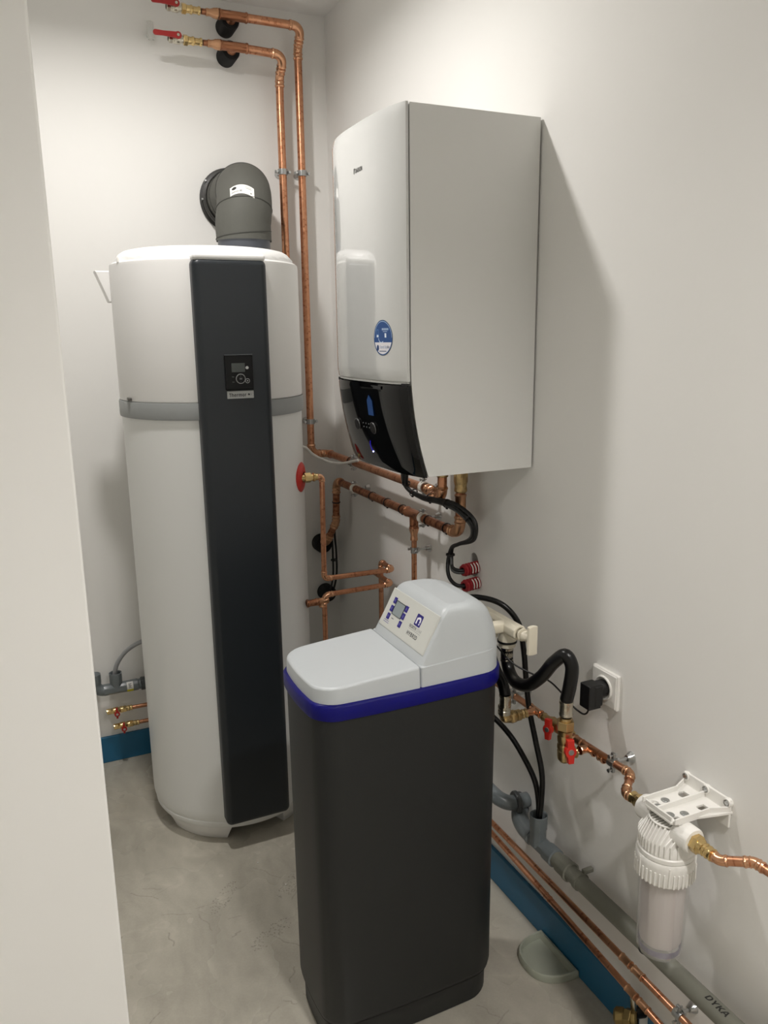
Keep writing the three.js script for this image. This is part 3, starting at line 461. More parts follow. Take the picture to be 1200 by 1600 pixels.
{ // two thin pipes along the foot of the right wall
  const a = thing('copper_pipe', 'upper of two thin copper pipes running low along the right wall', 'copper pipe', [-0.045, 0.23, 1.6]);
  pipeRun(a, [[-0.045, 0.241, 1.15], [-0.045, 0.216, 2.7]], R16, M.copper); for (const z of [1.905, 1.945]) coupling(a, [-0.045, 0.241 - 0.0161 * (z - 1.15), z], [0, -0.016, 1], R16, 0.032, M.tarnishFit);
  const b = thing('copper_pipe', 'lower of two thin copper pipes running low along the right wall, just above the baseboard', 'copper pipe', [-0.04, 0.17, 1.6]);
  const yb = z => 0.207 - 0.068 * (z - 1.2);
  pipeRun(b, [[-0.042, yb(1.15), 1.15], [-0.042, yb(2.7), 2.7]], R16, M.copper); for (const z of [1.925, 1.965]) coupling(b, [-0.042, yb(z), z], [0, -0.068, 1], R16, 0.032, M.tarnishFit); coupling(b, [-0.042, yb(1.6), 1.6], [0, -0.068, 1], R16 * 0.92, 0.02, M.copper);
  pipeClamp([-0.045, 0.2265, 2.068], [0, 0, 1], [1, 0, 0], R16, 0.045, 'steel clamp with chrome rosette low at the right edge of the photo');
  const v = thing('brass_drain_valve', 'old brass drain fitting in the gap of the blue baseboard', 'valve', [-0.03, 0.08, 1.93]);
  part('body', [turn([[0.0, 0], [0.015, 0.001], [0.020, 0.006], [0.0205, 0.022], [0.016, 0.028], [0.018, 0.034], [0.018, 0.050], [0.013, 0.054]], V(-0.072, 0.088, 1.905), V(0.5, 0.15, 0.55)), hex(V(-0.055, 0.093, 1.925), V(0.4, 0.2, 0.7), 0.0225, 0.017)], M.oldBrass, v); part('stub', cyl(V(-0.035, 0.10, 1.93), V(-0.005, 0.09, 1.93), 0.012), M.black, v); part('neck', cyl(V(-0.042, yb(1.93), 1.93), V(-0.035, 0.10, 1.93), 0.007), M.nickel, v);
}

// ---------------------------------------------------------------- cables under the boiler, red ducts
const cablePath = d => [[-0.155 + d, 1.318, 0.985 + d], [-0.12, 1.20, 0.91 + d], [-0.11, 1.178 + d * 0.4, 1.00], [-0.10, 1.182 + d * 0.6, 1.10], [-0.09, 1.175 + d, 1.19], [-0.075, 1.140 + d, 1.245 + d], [-0.07, 1.10, 1.235 + d], [-0.075, 1.065, 1.165], [-0.07, 1.04, 1.115 + d * 0.3]];
[['lower grey ribbed duct end', 'to the lower red duct', 0, 0.0058, [[-0.078, 0.99, 1.107], [-0.085, 0.955, 1.13], [-0.075, 0.937, 1.155], [-0.05, 0.933, 1.161], [0.006, 0.935, 1.154]], M.cable], ['x', 'to the upper red duct', 0.011, 0.0058, [[-0.068, 1.0, 1.112], [-0.075, 0.985, 1.13], [-0.068, 0.980, 1.150], [-0.05, 0.979, 1.155], [0.006, 0.984, 1.146]], M.cable], ['y', 'the grey one of the bundle', -0.009, 0.0042, [[-0.072, 1.0, 1.118], [-0.078, 0.978, 1.135], [-0.068, 0.973, 1.152], [-0.05, 0.973, 1.155], [0.006, 0.978, 1.147]], M.cableGrey]].forEach(([k, n, d, r, end, mat]) => {
  const p = [...cablePath(d), ...end]; const o = thing('power_cable', 'dark cable drooping from the boiler front, ' + n, 'cable', p[0]); part('cable', [tube(p, r, 140), ...hoseCaps(p, r)], mat, o);
});
[[-0.122, 1.21, 0.918, [0.2, -1, -0.3], 'topmost, at the black glass panel'], [-0.115, 1.186, 0.955, [0.1, -0.5, 1], 'second from the boiler'], [-0.105, 1.184, 1.045, [0.1, 0, 1], 'third from the boiler'], [-0.097, 1.183, 1.135, [0.1, -0.05, 1], 'halfway along the droop'], [-0.08, 1.158, 1.232, [0.2, -0.7, 0.7], 'at the outer bend'], [-0.072, 1.02, 1.112, [0, 1, 0], 'below the elbow, above the red ducts']].forEach(([x, y, z, a, n]) => cableTie([x, y, z], a, 0.0120, 'black cable tie round the dark cable bundle, ' + n));
{ const p = [[-0.36, 1.28, 0.34], [-0.28, 1.262, 0.29], [-0.21, 1.243, 0.22], [-0.171, 1.21, 0.20], [-0.115, 1.180, 0.20], [-0.09, 1.176, 0.24], [-0.085, 1.188, 0.32], [-0.085, 1.206, 0.40], [-0.085, 1.214, 0.44]]; const o = thing('white_cable', 'thin white cable sagging from the heater to the upper wall pipe', 'cable', p[0]); part('cable', [tube(p, 0.0055), ...hoseCaps(p, 0.0055)], M.white, o); }
for (const [y, z, n] of [[0.978, 1.158, 'upper, partly in the wall hole'], [0.932, 1.166, 'lower, below the wall hole']]) {
  const o = thing('corrugated_duct', 'short red and white ribbed cable duct, ' + n, 'cable duct', [-0.03, y, z]); const prof = [[0.010, -0.001]]; const L = 0.062, N = 6;
  for (let k = 0; k <= N * 6; k++) prof.push([0.0160 + 0.0034 * Math.sin(k / 6 * 2 * Math.PI), k / (N * 6) * L]); prof.push([0.010, L]);
  const dir = V(-1, -0.05, 0.12).normalize(), a = V(0.008, y + 0.003, z - 0.012);
  const g = turn(prof, a, dir, 28);
  part('ribbed_tube', g, M.redDuct, o);
  for (let k = 0; k < 4; k++) { const c = a.clone().addScaledVector(dir, 0.006 + k * L / N); part('stripe', (() => { const t = new THREE.TorusGeometry(0.0188, 0.0018, 8, 18, 1.6); t.rotateX(Math.PI / 2); t.rotateY(-0.3); return aim(t, c, dir); })(), M.whiteMark, o, 'white stripe'); }
}

// ---------------------------------------------------------------- water softener
{
  const o = thing('water_softener', 'dark grey cabinet water softener with blue rim, pale lid and control hump', 'water softener', [-0.46, 0, 1.525]);
  const ZC = 1.525, XC = -0.46;
  const bow = pts => pts.map(([x, z]) => { const u = (x - XC) / 0.25, w = (z - ZC) / 0.14; return [x - 0.014 * Math.sign(u) * Math.min(1, u * u) * w * w * 0.9, ZC + (z - ZC) * (1 - 0.055 * u * u)]; });
  const ring = (y, x0, x1, z0, z1, r) => bow(rrect(x0, x1, z0, z1, r)).map(([x, z]) => [x, typeof y === 'function' ? y(x) : y, z]);
  const full = (y, i, rr = 0.052) => ring(y, -0.708 + i, -0.212 - i, 1.383 + i, 1.667 - i, [rr + 0.02, rr, rr, rr + 0.02]);
  part('skirt', loft([full(0, 0.024), full(0.003, 0.02), full(0.066, 0.019), full(0.075, 0.012)]), M.softBody, o);
  part('body', loft([full(0.066, 0.02), full(0.073, 0.013), full(0.088, 0.010), full(0.5, 0.009), full(0.872, 0.007)]), M.softBody, o, 'dark grey cabinet');
  part('blue_rim', loft([full(0.862, 0.004), full(0.864, 0.001), full(0.868, 0), full(0.895, 0), full(0.8985, 0.002), full(0.900, 0.006)]), M.softBlue, o, 'dark blue rim');
  const yt = x => 0.9335 + (x + 0.705) / 0.25 * 0.016;
  const lid = (y, i) => ring(y, -0.7 + i, -0.4555 - i * 0.5, 1.390 + i, 1.660 - i, [0.004, 0.05, 0.05, 0.004]);
  part('lid', loft([lid(0.899, 0), lid(x => yt(x) - 0.006, 0.0012), lid(x => yt(x) - 0.0035, 0.0017), lid(x => yt(x) - 0.0015, 0.003), lid(x => yt(x) - 0.0004, 0.005), lid(yt, 0.0075)], 0.5), M.softLid, o, 'pale grey salt lid');
  const hb = (y, i) => ring(y, -0.4535 + i * 0.5, -0.220 - i, 1.390 + i, 1.660 - i, [0.062, 0.004, 0.004, 0.062]);
  part('hump_base', loft([hb(0.899, 0), hb(x => 0.945 + (x + 0.4535) * 0.04, 0.001), hb(x => 0.9475 + (x + 0.4535) * 0.04, 0.004)], 0.5), M.softLid, o);
  const hump = (y, x1, i, rr = 0.012) => ring(y, -0.4515 + (y - 0.947) * 0.53 + i, x1 - i, 1.393 + (y - 0.947) * 0.10 + i, 1.657 - (y - 0.947) * 0.09 - i, [0.055, rr, rr, 0.065]);
  part('hump', loft([hump(0.944, -0.222, 0), hump(0.98, -0.226, 0), hump(1.01, -0.234, 0), hump(1.035, -0.246, 0), hump(1.048, -0.256, 0.001), hump(1.057, -0.266, 0.003), hump(1.0635, -0.272, 0.007), hump(1.067, -0.277, 0.013), hump(1.069, -0.283, 0.022)], 0.55), M.softLid, o, 'pale grey control hump');
  // control fascia on the slanted face
  const slope = Math.atan(0.53), f = new THREE.Matrix4();
  const e1 = V(0, 0, 1), e2 = V(Math.sin(slope), Math.cos(slope), 0), e3 = V(-Math.cos(slope), Math.sin(slope), 0);
  const cy = 1.0085; f.makeBasis(e1, e2, e3); f.setPosition(-0.4515 + (cy - 0.947) * 0.53, cy, 1.5255);
  const FW = 0.236, FH = 0.097;
  const at = (u, v) => [(u - 0.5) * FW, (0.5 - v) * FH];
  const art = canvasTex(1500, 630, (x, w, h) => {
    x.fillStyle = '#d3d4cd'; x.fillRect(0, 0, w, h);
    const U = u => u * w, Vv = v => v * h; x.fillStyle = '#251d78';
    x.beginPath(); x.roundRect ? x.roundRect(U(0.635), Vv(0.20), U(0.125), Vv(0.31), 20) : x.rect(U(0.635), Vv(0.20), U(0.125), Vv(0.31)); x.fill();
    x.strokeStyle = '#f2f1f6'; x.lineWidth = 36; x.lineCap = 'butt'; x.beginPath(); x.moveTo(U(0.667), Vv(0.46)); x.lineTo(U(0.667), Vv(0.30)); x.moveTo(U(0.667), Vv(0.33)); x.quadraticCurveTo(U(0.727), Vv(0.24), U(0.729), Vv(0.36)); x.lineTo(U(0.729), Vv(0.40)); x.stroke(); x.fillStyle = '#f2f1f6'; x.fillRect(U(0.717), Vv(0.415), U(0.02), Vv(0.045));
    x.fillStyle = '#1c1c22'; x.textBaseline = 'middle'; x.font = 'bold 74px sans-serif'; x.fillText('NORTH', U(0.57), Vv(0.58), U(0.15)); x.fillStyle = '#8b8b90'; x.font = '66px sans-serif'; x.fillText('STAR', U(0.73), Vv(0.58), U(0.11)); x.fillStyle = '#a6a6a6'; x.fillRect(U(0.575), Vv(0.645), U(0.25), 7);
    x.strokeStyle = '#222226'; x.fillStyle = '#222226'; x.font = 'bold 92px sans-serif'; x.fillText('HYBRID', U(0.575), Vv(0.77), U(0.26));
    x.fillStyle = '#7a78a6'; x.fillRect(U(0.065), Vv(0.83), U(0.11), 11); x.fillRect(U(0.06), Vv(0.88), U(0.12), 11); x.fillStyle = '#55555a'; x.fillRect(U(0.185), Vv(0.215), U(0.022), 9); x.fillRect(U(0.225), Vv(0.225), U(0.022), 9); x.fillRect(U(0.19), Vv(0.70), U(0.05), 14);
  });
  const fg = new RoundedBoxGeometry(FW, FH, 0.003, 3, 0.0014); fg.applyMatrix4(f);
  const fa = part('fascia', fg, M.fascia, o, 'cream control fascia');
  const put = (g, u, v, dz) => { const [a, b] = at(u, v); return g.translate(a, b, dz).applyMatrix4(f); };
  part('fascia_print', put(new THREE.PlaneGeometry(FW - 0.006, FH - 0.006), 0.5, 0.5, 0.0018), S(0xffffff, 0.45, 0, { map: art }), fa);
  part('display', [put(new RoundedBoxGeometry(0.045, 0.034, 0.0012, 2, 0.0005), 0.27, 0.42, 0.0020)], S(0x8f999a, 0.2), fa);
  part('display_frame', [[0, 0.0172, 0.046, 0.0016], [0, -0.0172, 0.046, 0.0012], [-0.0228, 0, 0.0018, 0.036], [0.0228, 0, 0.0012, 0.036]].map(([a, b, w, h]) => put(new RoundedBoxGeometry(w, h, 0.0022, 1, 0.0004).translate(a, b, 0), 0.27, 0.42, 0.0022)), S(0x3a3f40, 0.4), fa);
  const bt = canvasTex(64, 80, (x, w, h) => { x.fillStyle = '#2a2183'; x.fillRect(0, 0, w, h); x.strokeStyle = '#8f8cc4'; x.lineWidth = 5; x.strokeRect(22, 26, 22, 26); });
  for (const [u, v] of [[0.135, 0.27], [0.132, 0.49], [0.130, 0.70], [0.405, 0.30], [0.402, 0.50], [0.40, 0.71]]) { const k = part('button', put(new RoundedBoxGeometry(0.0135, 0.0155, 0.0016, 2, 0.0006), u, v, 0.0022), S(0x2a2183, 0.4), fa); part('button_print', put(new THREE.PlaneGeometry(0.0105, 0.0125), u, v, 0.0032), S(0xffffff, 0.4, 0, { map: bt }), k); }
}

// ---------------------------------------------------------------- softener bypass valve, hoses
{
  const o = thing('bypass_valve', 'cream plastic bypass valve with push pull handle behind the softener', 'valve', [-0.15, 0.95, 1.52]);
  const x = -0.15, y = 0.952, Z = V(0, 0, 1), Xm = V(-1, 0, 0), D = V(0, -1, 0);
  part('body', [turn([[0.0, 0], [0.017, 0], [0.019, 0.003], [0.019, 0.158], [0.0175, 0.16], [0.014, 0.161], [0.014, 0.15], [0, 0.15]], V(x, y, 1.435), Z), turn([[0.016, 0], [0.017, 0.075]], V(x, y, 1.535), Xm), turn([[0.016, 0], [0.017, 0.075]], V(x, y, 1.455), Xm), turn([[0.0175, 0], [0.0175, 0.016], [0.023, 0.03], [0.023, 0.036], [0, 0.036]], V(x, y, 1.540), D), turn([[0.0175, 0], [0.0175, 0.016], [0.023, 0.03], [0.023, 0.036], [0, 0.036]], V(x, y, 1.46), D)], M.cream, o);
  for (const z of [1.540, 1.46]) { part('seal', turn([[0, 0.036], [0.0245, 0.036], [0.0245, 0.041], [0, 0.041]], V(x, y, z), D), M.rubber, o, 'black seal'); part('port_nut', turn([[0, 0.041], [0.0215, 0.041], [0.0215, 0.052], [0.017, 0.055], [0, 0.055]], V(x, y, z), D), M.cream, o); }
  const h = part('plunger', [cyl(V(x, y, 1.575), V(x, y, 1.635), 0.009), turn([[0.009, 0], [0.016, 0.001], [0.016, 0.004], [0.009, 0.005]], V(x, y, 1.604), Z), turn([[0.011, 0], [0.013, 0.002], [0.009, 0.02]], V(x, y, 1.612), Z)], M.cream, o);
  const s = new THREE.Shape(); s.moveTo(-0.0105, -0.036); s.quadraticCurveTo(0, -0.039, 0.0105, -0.036); s.lineTo(0.0105, 0.030); s.quadraticCurveTo(0, 0.034, -0.0105, 0.030); s.closePath();
  const g = new THREE.ExtrudeGeometry(s, { depth: 0.006, bevelEnabled: true, bevelSize: 0.002, bevelThickness: 0.002, bevelSegments: 3 }); g.translate(x, y + 0.002, 1.642);
  part('handle', [g, (() => { const t = new THREE.Shape(); t.moveTo(0, -0.008); t.quadraticCurveTo(0.012, -0.012, 0.026, -0.030); t.lineTo(0.030, -0.030); t.lineTo(0.030, 0.020); t.quadraticCurveTo(0.016, 0.012, 0, 0.008); t.closePath(); const q = new THREE.ExtrudeGeometry(t, { depth: 0.006, bevelEnabled: false }); q.rotateY(-Math.PI / 2); q.translate(x + 0.003, y, 1.614); return q; })()], M.cream, o, 'T shaped cream handle');
}
function ferrule(o, a, dir, L, r = 0.0155) { part('ferrule', turn([[r * 0.8, 0], [r, 0.001], [r * 1.03, 0.005], [r * 0.97, 0.007], [r * 0.97, L - 0.009], [r * 1.05, L - 0.006], [r * 1.05, L - 0.001], [r * 0.8, L]], a, dir), M.nickel, o, 'metal crimp sleeve'); }
const V2X = -0.125, V2Z = 1.750;
{
  const o = thing('flexible_hose', 'thick black flexible hose from the bypass valve, looping over to the front red handled valve', 'hose', [-0.15, 0.87, 1.54]);
  const p = [[-0.15, 0.90, 1.540], [-0.15, 0.862, 1.541], [-0.152, 0.838, 1.555], [-0.158, 0.826, 1.59], [-0.158, 0.836, 1.640], [-0.150, 0.875, 1.685], [-0.142, 0.925, 1.722], [-0.132, 0.95, 1.750], [-0.125, 0.93, 1.763], [V2X, 0.88, 1.760], [V2X, 0.84, V2Z]];
  part('hose', tube(p, 0.0155, 120, 20), M.hose, o);
  ferrule(o, V(-0.15, 0.897, 1.54), V(0, -1, 0), 0.038); ferrule(o, V(V2X, 0.80, V2Z), V(0, 1, 0), 0.038);
  const q = thing('flexible_hose', 'second black flexible hose hanging straight behind the softener corner', 'hose', [-0.15, 0.8, 1.5]);
  part('hose', tube([[-0.15, 0.897, 1.46], [-0.15, 0.86, 1.462], [-0.152, 0.82, 1.49], [-0.152, 0.79, 1.528], [-0.152, 0.765, 1.540]], 0.0145, 60, 18), M.hose, q);
  ferrule(q, V(-0.15, 0.897, 1.46), V(0, -1, 0), 0.034); ferrule(q, V(-0.152, 0.735, 1.540), V(0, 1, 0), 0.034, 0.0150);
}
{ // drain hoses into the grey tee
  const p = [[-0.20, 0.965, 1.33], [-0.15, 0.985, 1.40], [-0.11, 0.975, 1.455], [-0.08, 0.93, 1.485], [-0.068, 0.86, 1.494], [-0.062, 0.78, 1.500], [-0.060, 0.70, 1.515], [-0.060, 0.62, 1.548], [-0.056, 0.54, 1.574], [-0.054, 0.47, 1.574], [-0.055, 0.38, 1.566]];
  const o = thing('drain_hose', 'thin black drain hose arching over the bypass valve, down into the grey drain tee', 'hose', p[0]); part('hose', [tube(p, 0.0075, 120), ...hoseCaps(p, 0.0075)], M.hose, o);
  const q = [[-0.20, 0.70, 1.36], [-0.13, 0.66, 1.42], [-0.09, 0.61, 1.465], [-0.070, 0.56, 1.505], [-0.056, 0.50, 1.545], [-0.050, 0.44, 1.556], [-0.048, 0.38, 1.554]];
  const o2 = thing('drain_hose', 'thin black drain hose from the side of the cabinet into the grey drain tee', 'hose', q[0]); part('hose', [tube(q, 0.0075, 90), ...hoseCaps(q, 0.0075)], M.hose, o2);
}
// ---------------------------------------------------------------- copper run feeding softener and filter
const RX = -0.055, RY = 0.700;
{
  const o = thing('copper_pipe', 'copper pipe run with tees and red handled valves from softener to filter inlet', 'copper pipe', [RX, RY, 1.7]);
  pipeRun(o, [[RX, RY, 1.30], [RX, RY, 1.60]], R18, M.copper);
  tee(o, [RX, RY, 1.537], [0, 0, 1], [-1, 0, 0], R18, R18, 0.05, 0.03, M.fitting);
  coupling(o, [RX, RY, 1.588], [0, 0, 1], R18, 0.030, M.brass, 'press_fitting');
  part('press_fitting', turn([[0.009, 0], [0.0125, 0.002], [0.0105, 0.008], [0.0125, 0.012], [0.0105, 0.018], [0.0145, 0.022], [0.0145, 0.034], [0.010, 0.036]], V(RX - 0.028, RY, 1.537), V(-1, 0, 0)), M.brass, o);
  pipeRun(o, [[RX, RY, 1.69], [RX, RY + 0.010, 1.895], [RX - 0.048, RY - 0.004, 1.932], [RX - 0.05, RY + 0.003, 1.985]], R18, M.copper, { fittingMat: M.tarnishFit, R: 0.016 });
  coupling(o, [RX, RY, 1.715], [0, 0, 1], R18, 0.03, M.fitting);
  tee(o, [RX, RY, V2Z], [0, 0, 1], [-1, 0, 0], R18, R18, 0.05, 0.026, M.fitting);
  coupling(o, [RX, RY, 1.80], [0, 0, 1], R18, 0.018, M.fitting);
  part('union_nut', [turn([[0.010, 0], [0.0135, 0.002], [0.0125, 0.012], [0.0145, 0.016], [0.0145, 0.024], [0.012, 0.026]], V(RX - 0.05, RY + 0.003, 1.955), V(0, 0, 1)), hex(V(RX - 0.05, RY + 0.003, 1.974), V(0, 0, 1), 0.0165, 0.012)], M.brassBright, o, 'brass inlet nut');
}
{ const o = thing('brass_elbow_fitting', 'brass elbow with plated coupling at the lower end of the straight hose', 'pipe fitting', [-0.152, 0.70, 1.545]);
  const x = -0.152, z = 1.537;
  part('elbow', [scaleUV(new THREE.TubeGeometry(new Arc(V(x + 0.017, RY + 0.017, z), V(-1, 0, 0), V(0, -1, 0), 0.017, Math.PI / 2), 12, 0.0145, 20), 1, 1), new THREE.SphereGeometry(0.0148, 18, 12).translate(x + 0.004, RY + 0.003, z), turn([[0.0145, 0], [0.0165, 0.004], [0.0165, 0.014], [0.014, 0.018]], V(x + 0.016, RY, z), V(1, 0, 0))], M.brass, o);
  part('coupling', turn([[0.014, 0], [0.0165, 0.002], [0.0165, 0.012], [0.015, 0.014], [0.0165, 0.017], [0.0165, 0.024], [0.013, 0.028]], V(x, RY + 0.012, z), V(0, 1, 0)), M.nickel, o); }
function wing(o, p, n, r) { // small two-winged handle seen on mini valves, turning about axis n, wings up and down
  const s = new THREE.Shape(); s.moveTo(-r * 0.95, -r * 0.2); s.absarc(0, 0, r, Math.PI * 1.08, Math.PI * 1.30, false); s.lineTo(-r * 0.42, -r * 2.15); s.lineTo(r * 0.42, -r * 2.15); s.absarc(0, 0, r, Math.PI * 1.70, Math.PI * 2.30, false); s.lineTo(r * 0.55, r * 2.2); s.lineTo(-r * 0.55, r * 2.2); s.absarc(0, 0, r, Math.PI * 0.70, Math.PI * 1.0, false); s.closePath();
  const g = new THREE.ExtrudeGeometry(s, { depth: r * 0.85, bevelEnabled: true, bevelSize: 0.0012, bevelThickness: 0.0012, bevelSegments: 2 }); g.translate(0, 0, 0);
  const q = new THREE.Quaternion().setFromUnitVectors(V(0, 0, 1), n); g.applyQuaternion(q); g.translate(p.x, p.y, p.z);
  const h = part('handle', g, M.redBright, o, 'red wing handle');
  part('screw', turn([[0, 0.0016], [r * 0.5, 0.0014], [r * 0.55, 0]], p.clone().addScaledVector(n, r * 0.85 + 0.0012), n, 20), M.steel, h);
}
{ const o = thing('ball_valve', 'brass valve with red wing handle in front, at the foot of the looping hose', 'valve', [V2X, 0.72, V2Z]);
  const x = V2X, z = V2Z, U = V(0, 1, 0);
  part('body', [turn([[0.0, -0.018], [0.010, -0.017], [0.0155, -0.010], [0.017, 0.0], [0.017, 0.012], [0.0155, 0.014], [0.0175, 0.018], [0.0175, 0.026], [0.0155, 0.030], [0.0175, 0.036], [0.018, 0.046], [0.016, 0.052], [0.0175, 0.056], [0.0175, 0.064], [0.013, 0.066]], V(x, RY, z), U), turn([[0.014, 0.0], [0.0155, 0.012], [0.0125, 0.016], [0.0145, 0.02], [0.0125, 0.024], [0.0145, 0.030], [0.0105, 0.032]], V(x, RY, z), V(1, 0, 0))], M.brass, o);
  part('hex_nut', hex(V(x, RY + 0.066, z), U, 0.0205, 0.022), M.brass, o);
  part('neck', cyl(V(x, RY + 0.086, z), V(x, RY + 0.096, z), 0.014), M.brass, o);
  part('stem', cyl(V(x, RY + 0.022, z), V(x - 0.004, RY + 0.022, z + 0.024), 0.006), M.brass, o);
  wing(o, V(x - 0.003, RY + 0.022, z + 0.021), V(-0.25, 0.1, 1).normalize(), 0.0125);
  const q = thing('ball_valve', 'brass valve with red wing handle behind, in line on the copper run', 'valve', [RX, RY, 1.65]);
  part('body', [turn([[0.010, 0], [0.0135, 0.002], [0.0135, 0.014], [0.0155, 0.02], [0.0165, 0.034], [0.0155, 0.05], [0.0125, 0.056], [0.0135, 0.07], [0.0125, 0.078], [0.0135, 0.086], [0.010, 0.09]], V(RX, RY, 1.60), V(0, 0, 1)), hex(V(RX, RY, 1.605), V(0, 0, 1), 0.0158, 0.012), cyl(V(RX, RY, 1.632), V(RX - 0.032, RY, 1.632), 0.0055)], M.brass, q);
  wing(q, V(RX - 0.026, RY, 1.632), V(-1, 0.1, 0.35).normalize(), 0.0115); }
pipeClamp([RX, RY + 0.007, 1.836], [0, 0, 1], [1, 0, 0], R18, 0.055, 'steel clamp with chrome rosette on the copper run left of the filter');
{ // left end clamp hook behind the softener corner
  pipeClamp([RX, RY, 1.437], [0, 0, 1], [1, 0, 0], R18, 0.055, 'small dark clamp on the copper run beside the softener corner', { rosette: false }); }

// ---------------------------------------------------------------- socket and plug-in power supply
{
  const o = thing('wall_socket', 'white square wall socket on the right wall', 'socket', [0, 0.843, 1.743]);
  part('plate', rbox(0.010, 0.088, 0.090, 0.003, -0.005, 0.843, 1.743), M.white, o);
  part('frame_edge', rbox(0.006, 0.082, 0.083, 0.002, -0.009, 0.843, 1.743), M.white, o);
  part('socket_ring', turn([[0.021, 0.012], [0.027, 0.016], [0.0295, 0.015], [0.030, 0.008]], V(0, 0.843, 1.743), V(-1, 0, 0), 40), M.white, o);
  const a = thing('power_adapter', 'small black plug in power supply in the white socket', 'power adapter', [-0.06, 0.84, 1.743]);
  part('plug', turn([[0, 0.006], [0.0195, 0.006], [0.0205, 0.010], [0.0205, 0.03], [0.018, 0.034], [0, 0.034]], V(0, 0.843, 1.743), V(-1, 0, 0), 32), M.black, a);
  part('housing', rbox(0.036, 0.060, 0.036, 0.003, -0.050, 0.832, 1.743), M.black, a); part('housing_back', rbox(0.024, 0.052, 0.040, 0.004, -0.040, 0.834, 1.743), M.black, a);
  part('strain_relief', cyl(V(-0.053, 0.806, 1.743), V(-0.053, 0.793, 1.742), 0.004, 0.003), M.black, a);
  const p = [[-0.053, 0.797, 1.742], [-0.054, 0.785, 1.738], [-0.056, 0.778, 1.728], [-0.062, 0.782, 1.716], [-0.075, 0.797, 1.702], [-0.10, 0.832, 1.69], [-0.125, 0.858, 1.68], [-0.150, 0.868, 1.650], [-0.166, 0.875, 1.600], [-0.172, 0.888, 1.560], [-0.178, 0.905, 1.52], [-0.2, 0.915, 1.49]];
  part('cord', [tube(p, 0.0022, 120, 10)], M.black, a, 'thin black cord');
}

